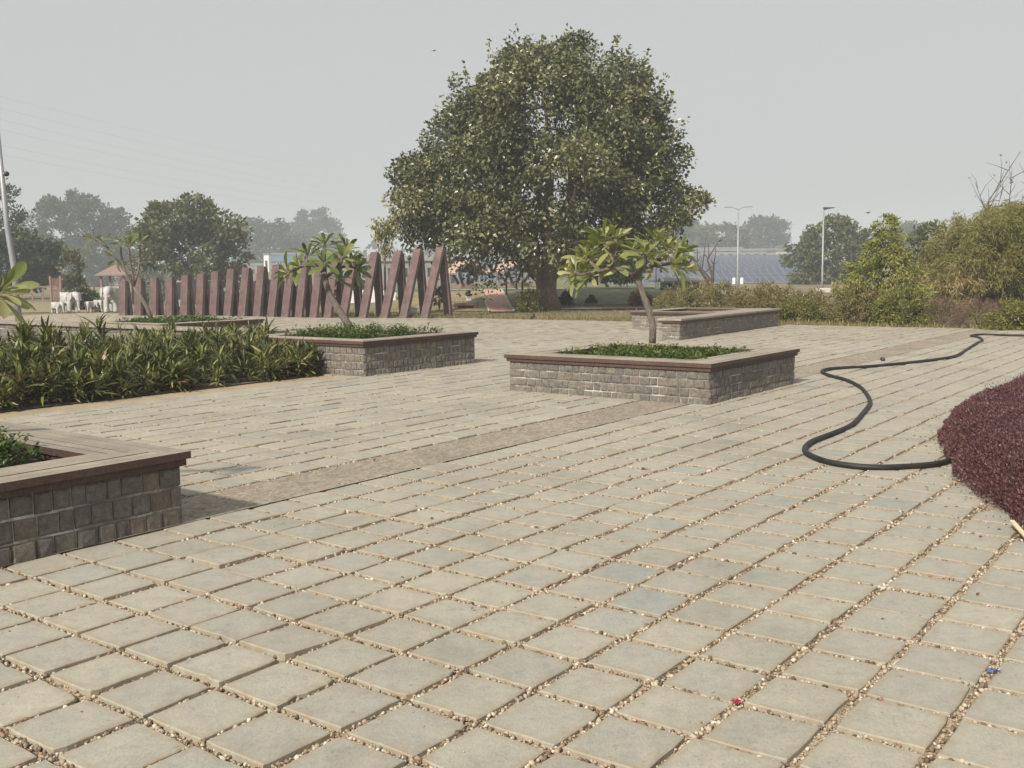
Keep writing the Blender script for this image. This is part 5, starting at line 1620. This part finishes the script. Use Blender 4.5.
def bare_tree(label, base, tips, r0, seed, name='bare_tree', sub=5, leaf_n=0):
    rs = np.random.RandomState(seed)
    base = np.asarray(base, float)
    t = thing(name, label, 'tree', base)
    mb = MB()
    ends = []
    for tp in tips:
        tp = np.asarray(tp, float) - base
        f = np.array([0, 0, tp[2] * .3])
        m = f + (tp - f) * .5 + rs.normal(size=3) * .08 * np.linalg.norm(tp)
        mb.tube([np.array([0, 0, -.05]), f * .6 + rs.normal(size=3) * .02, f + (tp - f) * .2, m, tp], [r0, r0 * .85, r0 * .6, r0 * .35, r0 * .10], 6, wob=.08)
        for _ in range(sub):
            s = rs.uniform(.1, .9); g = m + (tp - m) * s if rs.rand() < .7 else f + (m - f) * (.5 + s * .5)
            e = g + unit((tp - f) + rs.normal(size=3) * np.linalg.norm(tp) * .55) * np.linalg.norm(tp) * rs.uniform(.10, .28)
            mb.tube([g, (g + e) / 2 + rs.normal(size=3) * .03, e], [r0 * .22, r0 * .14, r0 * .05], 5)
            ends.append(e)
    mb.build('trunk', M['twig'], t, True)
    if leaf_n:
        E_ = np.array(ends); k = rs.randint(0, len(E_), leaf_n)
        leaves('crown', E_[k] + rs.normal(size=(leaf_n, 3)) * .05, rs.normal(size=(leaf_n, 3)) + [0, 0, -.5], .12, T_oval(.5), M['leaf_olive'], t, rs=rs)
    return t
Yb = 41.0
bt = PT(711, 300, Yb)
bare_tree('bare dark branched tree above the dry shrubs behind the empty planter', (bt[0], Yb, 0), [PT(706, 238, Yb), PT(721, 238, Yb + .4), PT(694, 257, Yb - .2), PT(697, 245, Yb + .3), PT(716, 250, Yb)], .10, 401, sub=2)
Yb = 36.5
bt = PT(995, 322, Yb)
bare_tree('bare twiggy tree rising above the bamboo thicket at the right edge', (bt[0], Yb, 0), [PT(975, 182, Yb), PT(1004, 186, Yb), PT(1012, 172, Yb + .5), PT(1020, 152, Yb), PT(1035, 160, Yb), PT(990, 196, Yb + .4), PT(1045, 190, Yb)], .06, 402, sub=8, leaf_n=40)
bt = PT(778, 300, 60)
bare_tree('small bare forked sapling beyond the dry shrubs near the double lamp', (PT(760, 300, 60)[0], 60, 0), [PT(757, 276, 60), PT(763, 275, 60.3)], .05, 403, sub=2)
def hanging_tree():
    Y = 41.5
    p = PT(385.5, 316, Y)
    rs = np.random.RandomState(411)
    b = np.array([p[0], Y, 0])
    t = thing('weeping_tree', 'slim young tree with drooping leaves behind the tall frames', 'tree', b)
    mb = MB(); mb.tube([(0, 0, -.05), (.02, 0, 1.5), PT(384.5, 235, Y) - b, PT(384, 217, Y) - b], [.045, .04, .03, .012], 8); mb.build('trunk', M['greybark'], t, True)
    P = []
    for k in range(46):
        u = rs.uniform(374.5, 394); top = np.interp(u, [374, 384, 394], [222, 214, 217]); bot = np.interp(u, [374, 380, 390, 395], [228, 250, 254, 222])
        v = top + (bot - top) * rs.rand()
        c = PT(u, v, Y + rs.uniform(-.35, .35)) - b
        P.append(c + rs.normal(size=(15, 3)) * np.array([.09, .09, .14]))
    P = np.concatenate(P)
    leaves('crown', P, rs.normal(size=P.shape) * .45 + np.array([0, 0, -1]), .17 * rs.uniform(.7, 1.2, len(P)), T_oval(.4), M['leaf_shrub'], t, rs=rs)
hanging_tree()

# ------------------------------------------------------------------ dry grass at the far paving edge
def grass():
    rs = np.random.RandomState(421)
    n = 15000
    u = rs.uniform(330, 1040, n); 
    j = np.where(rs.rand(n) < .6, rs.uniform(29.0, 31.0, n), rs.uniform(29, 40, n)); i = rs.uniform(-33, -5, n)
    P = i[:, None] * ei + j[:, None] * ej
    P[:, 2] = terrain(P[:, 0], P[:, 1]) - .05
    A0x = np.interp(P[:, 1], [43, 57], [A0[0], A1[0]]); B0x = np.interp(P[:, 1], [43, 57], [B0[0], B1[0]])
    ok = ~((P[:, 1] > 42.8) & (P[:, 0] > A0x - .2) & (P[:, 0] < B0x + .2))
    P = P[ok]; n = len(P)
    D = rs.normal(size=(n, 3)) * .45 + np.array([0, 0, 1])
    o = leaves('dry_grass', P, D, rs.uniform(.05, .17, n), T_strap(.16, .3, 2), M['leaf_dry'], rs=rs)
    tag(o, 'dry brown grass along the far edge of the paving', 'grass', kind='stuff')
grass()

# ------------------------------------------------------------------ solar field and far buildings
SOL = ['nearest', 'second nearest', 'third', 'fourth', 'fifth', 'sixth', 'seventh', 'farthest']
def solar():
    for k in range(8):
        Y = 136 + 12.5 * k
        zt_ = 1.75 + .47 * k
        vtop = 384 + F_PX * (math.tan(math.atan((EYE - zt_) / Y) - PITCH))
        c = np.array([0, Y, zt_])
        x0, x1 = PT(330 + 8 * k, vtop, Y)[0], PT(838 - 3 * k, vtop, Y)[0]
        ztop = c[2]
        t = thing('solar_panel_row', f'long row of blue solar panels, {SOL[k]} row of the field', 'solar panels', (x0, Y, ztop), 0, 'rows of solar panels')
        L = x1 - x0
        tilt = rad(15); hgt = 6.0
        d = np.array([0, -math.cos(tilt), -math.sin(tilt)])
        mb = MB()
        me_t = MB()
        nrm = np.array([0, -math.sin(tilt), math.cos(tilt)])
        me_t.add([(0, 0, 0), (L, 0, 0), (L, hgt, 0), (0, hgt, 0), (0, 0, -.06), (L, 0, -.06), (L, hgt, -.06), (0, hgt, -.06)], [(0, 1, 2, 3), (7, 6, 5, 4), (0, 4, 5, 1), (1, 5, 6, 2), (2, 6, 7, 3), (3, 7, 4, 0)])
        o = me_t.build('panel_table', M['solar'], t)
        o.rotation_euler = (tilt, 0, 0)
        o.location = (0, -hgt * math.cos(tilt), -hgt * math.sin(tilt))
        n = 16
        g = float(terrain((x0 + x1) / 2, Y))
        for q in range(n):
            fx = L * (q + .5) / n
            gg = float(terrain(x0 + fx, Y)) - ztop - .3
            lb = MB(); lb.box((fx, -hgt * .5 * math.cos(tilt), (gg - hgt * .5 * math.sin(tilt) - .08) / 2), (.12, .12, abs(gg + hgt * .5 * math.sin(tilt) + .08)), None, 0); lb.build('support_post', M['steel'], t)
        for q in (1,):
            rb = MB(); rb.box((L / 2, -hgt * math.cos(tilt) + .1, -hgt * math.sin(tilt) - .12), (L, .10, .10), None, 0); rb.build('rail', M['steel'], t)
solar()
def building(label, u0, u1, v1, v0, Y, mat, name='far_building', roof=None, win=4, dep=10, roofh=.6, gable=0.0):
    a, b = PT(u0, v1, Y), PT(u1, v1, Y)
    x = (a[0] + b[0]) / 2; g = min(float(terrain(x, Y)), PT(u0, v0, Y)[2])
    h = a[2] - g; wv = b[0] - a[0]
    t = thing(name, label, 'building', (x, Y, g), 0, 'buildings in the haze')
    mb = MB(); mb.box((0, dep / 2, h / 2), (wv, dep, h), None, 0); mb.build('wall', mat, t)
    mb = MB()
    if gable:
        mb.prism([(-wv / 2 - .3, -.3, h + .01), (wv / 2 + .3, -.3, h + .01), (wv / 2 + .3, dep / 2, h + gable), (-wv / 2 - .3, dep / 2, h + gable)], (0, 0, .12))
        mb.prism([(-wv / 2 - .3, dep + .3, h + .01), (-wv / 2 - .3, dep / 2, h + gable), (wv / 2 + .3, dep / 2, h + gable), (wv / 2 + .3, dep + .3, h + .01)], (0, 0, .12))
    else:
        mb.box((0, dep / 2, h + .01 + roofh / 2), (wv + .5, dep + .5, roofh), None, 0)
    mb.build('roof', roof or M['farroof'], t)
    for k in range(win):
        fx = -wv / 2 + wv * (k + .5) / win
        wb = MB(); wb.box((fx, -.03, h * .6), (wv / win * .45, .08, h * .32), None, 0); wb.build('window', M['glass'], t)
    return t
building('pale cyan building on the horizon beside the thin mast', 785, 801, 247, 258, 300, M['cyanwall'], win=3)
building('long low white and grey building above the solar field', 700, 778, 251.5, 257, 285, M['farwall'], win=9, roof=M['farwall'])
building('small white building above the right end of the solar field', 776, 812, 251, 258, 270, M['concrete'], win=5)
building('pale blue roofed building right of the big crown', 694, 742, 249.5, 257, 310, M['cyanwall'], win=6)
building('blue building seen through the haze behind the leaning frangipani', 268, 300, 255, 272, 320, M['bluewall'], win=3)
building('long white building behind the middle of the maroon frames', 222, 300, 266, 280, 270, M['farwall'], win=9, roof=M['farwall'])
building('white tower like hut behind the eleventh frame', 263.5, 268.5, 254.5, 280, 260, M['white'], win=1, dep=2, roofh=.3)
building('long grey shed with a pale roof behind the tall maroon frames', 345, 450, 262, 276, 118, M['farwall'], win=8, roof=M['farwall'], gable=.6)
building('dark green sheet shed with a grey roof behind the dry shrubs', 668, 700, 283, 300, 58, M['shedgreen'], name='green_shed', roof=M['farwall'], win=1, dep=3.0, gable=.22)
def mast():
    Y = 240
    p = PT(791, 258, Y); g = float(terrain(p[0], Y)); H = PT(791, 222, Y)[2] - g
    t = thing('thin_mast', 'thin tall mast beside the pale cyan building', 'mast', (p[0], Y, g))
    mb = MB(); mb.tube([(0, 0, -.2), (0, 0, H)], [.14, .08], 8); mb.build('pole', M['steel'], t, True)
    mb = MB(); mb.box((0, 0, H - .5), (1.6, .1, .1), None, .01); mb.build('cross_arm', M['steel'], t)
mast()
def white_wall():
    Y = 48
    a, b = PT(926, 294, Y), PT(942, 294, Y)
    t = thing('white_low_wall', 'short white wall with dark posts seen left of the bamboo', 'wall', ((a[0] + b[0]) / 2, Y, 0))
    mb = MB(); mb.box((0, 0, a[2] / 2 - .02), (b[0] - a[0], .2, a[2] + .04), None, .02); mb.build('wall', M['white'], t)
    for s in (-.35, 0, .35):
        mb = MB(); mb.box((s, -.14, .35), (.07, .06, .9), None, .01); mb.build('post', M['dark'], t)
white_wall()
def wires():
    rows = [(98, 172), (111, 181), (123, 190), (135, 196), (153, 205), (163, 212)]
    lab = ['topmost faint power line across the upper left sky', 'second faint power line from the top across the left sky', 'third faint power line from the top across the left sky', 'fourth faint power line from the top across the left sky', 'fifth faint power line from the top across the left sky', 'lowest faint power line across the left sky']
    for k, (va, vb) in enumerate(rows):
        a = PT(-140, va - 38, 150); b = PT(340, vb, 330)
        pts = []
        for q in range(25):
            s = q / 24
            p = a * (1 - s) + b * s; p[2] -= 1.2 * 4 * s * (1 - s)
            pts.append(p)
        mb = MB(); mb.tube(pts, .009, 5)
        o = mb.build('power_line', M['dark'], None, True)
        tag(o, lab[k], 'cable', 'power lines in the upper left sky')
wires()
def bird(u, v, Y, s, label, rz):
    p = PT(u, v, Y)
    t = thing('bird', label, 'bird', p, rz, 'birds in the sky')
    mb = MB(); mb.tube([(-.16, 0, 0), (-.08, 0, .01), (.04, 0, .01), (.13, 0, .03), (.19, 0, .02)], [.01, .035, .045, .03, .006], 8)
    for sg in (-1, 1):
        mb.prism([(.07, sg * .03, .02), (.05, sg * .22, .10), (-.02, sg * .40, .06), (-.05, sg * .20, .08), (-.06, sg * .03, .02)], (0, 0, .012))
    mb.prism([(-.14, -.02, .0), (-.14, .02, .0), (-.26, .05, .0), (-.26, -.05, .0)], (0, 0, .008))
    mb.build('body', M['dark'], t, True); t.scale = (s,) * 3
bird(434, 51, 60, .62, 'tiny dark bird high in the sky left of the big tree', .8)
bird(868, 213, 110, 1.3, 'tiny pale distant bird above the spire shrub', .2)

# ------------------------------------------------------------------ the hazy air
def haze():
    mb = MB(); mb.box((0, 300, 17.5), (2000, 1400, 41), None, 0)
    m = bpy.data.materials.new('haze_air'); m.use_nodes = True
    t = m.node_tree; t.nodes.clear()
    v = t.nodes.new('ShaderNodeVolumePrincipled'); o = t.nodes.new('ShaderNodeOutputMaterial')
    v.inputs['Color'].default_value = (.82, .88, .945, 1)
    v.inputs['Density'].default_value = HAZE_D
    v.inputs['Anisotropy'].default_value = 0.0
    t.links.new(v.outputs[0], o.inputs['Volume'])
    tag(mb.build('haze', m), 'thin pale haze over the whole place', 'haze', kind='stuff')
HAZE_D = 0.0012
haze()
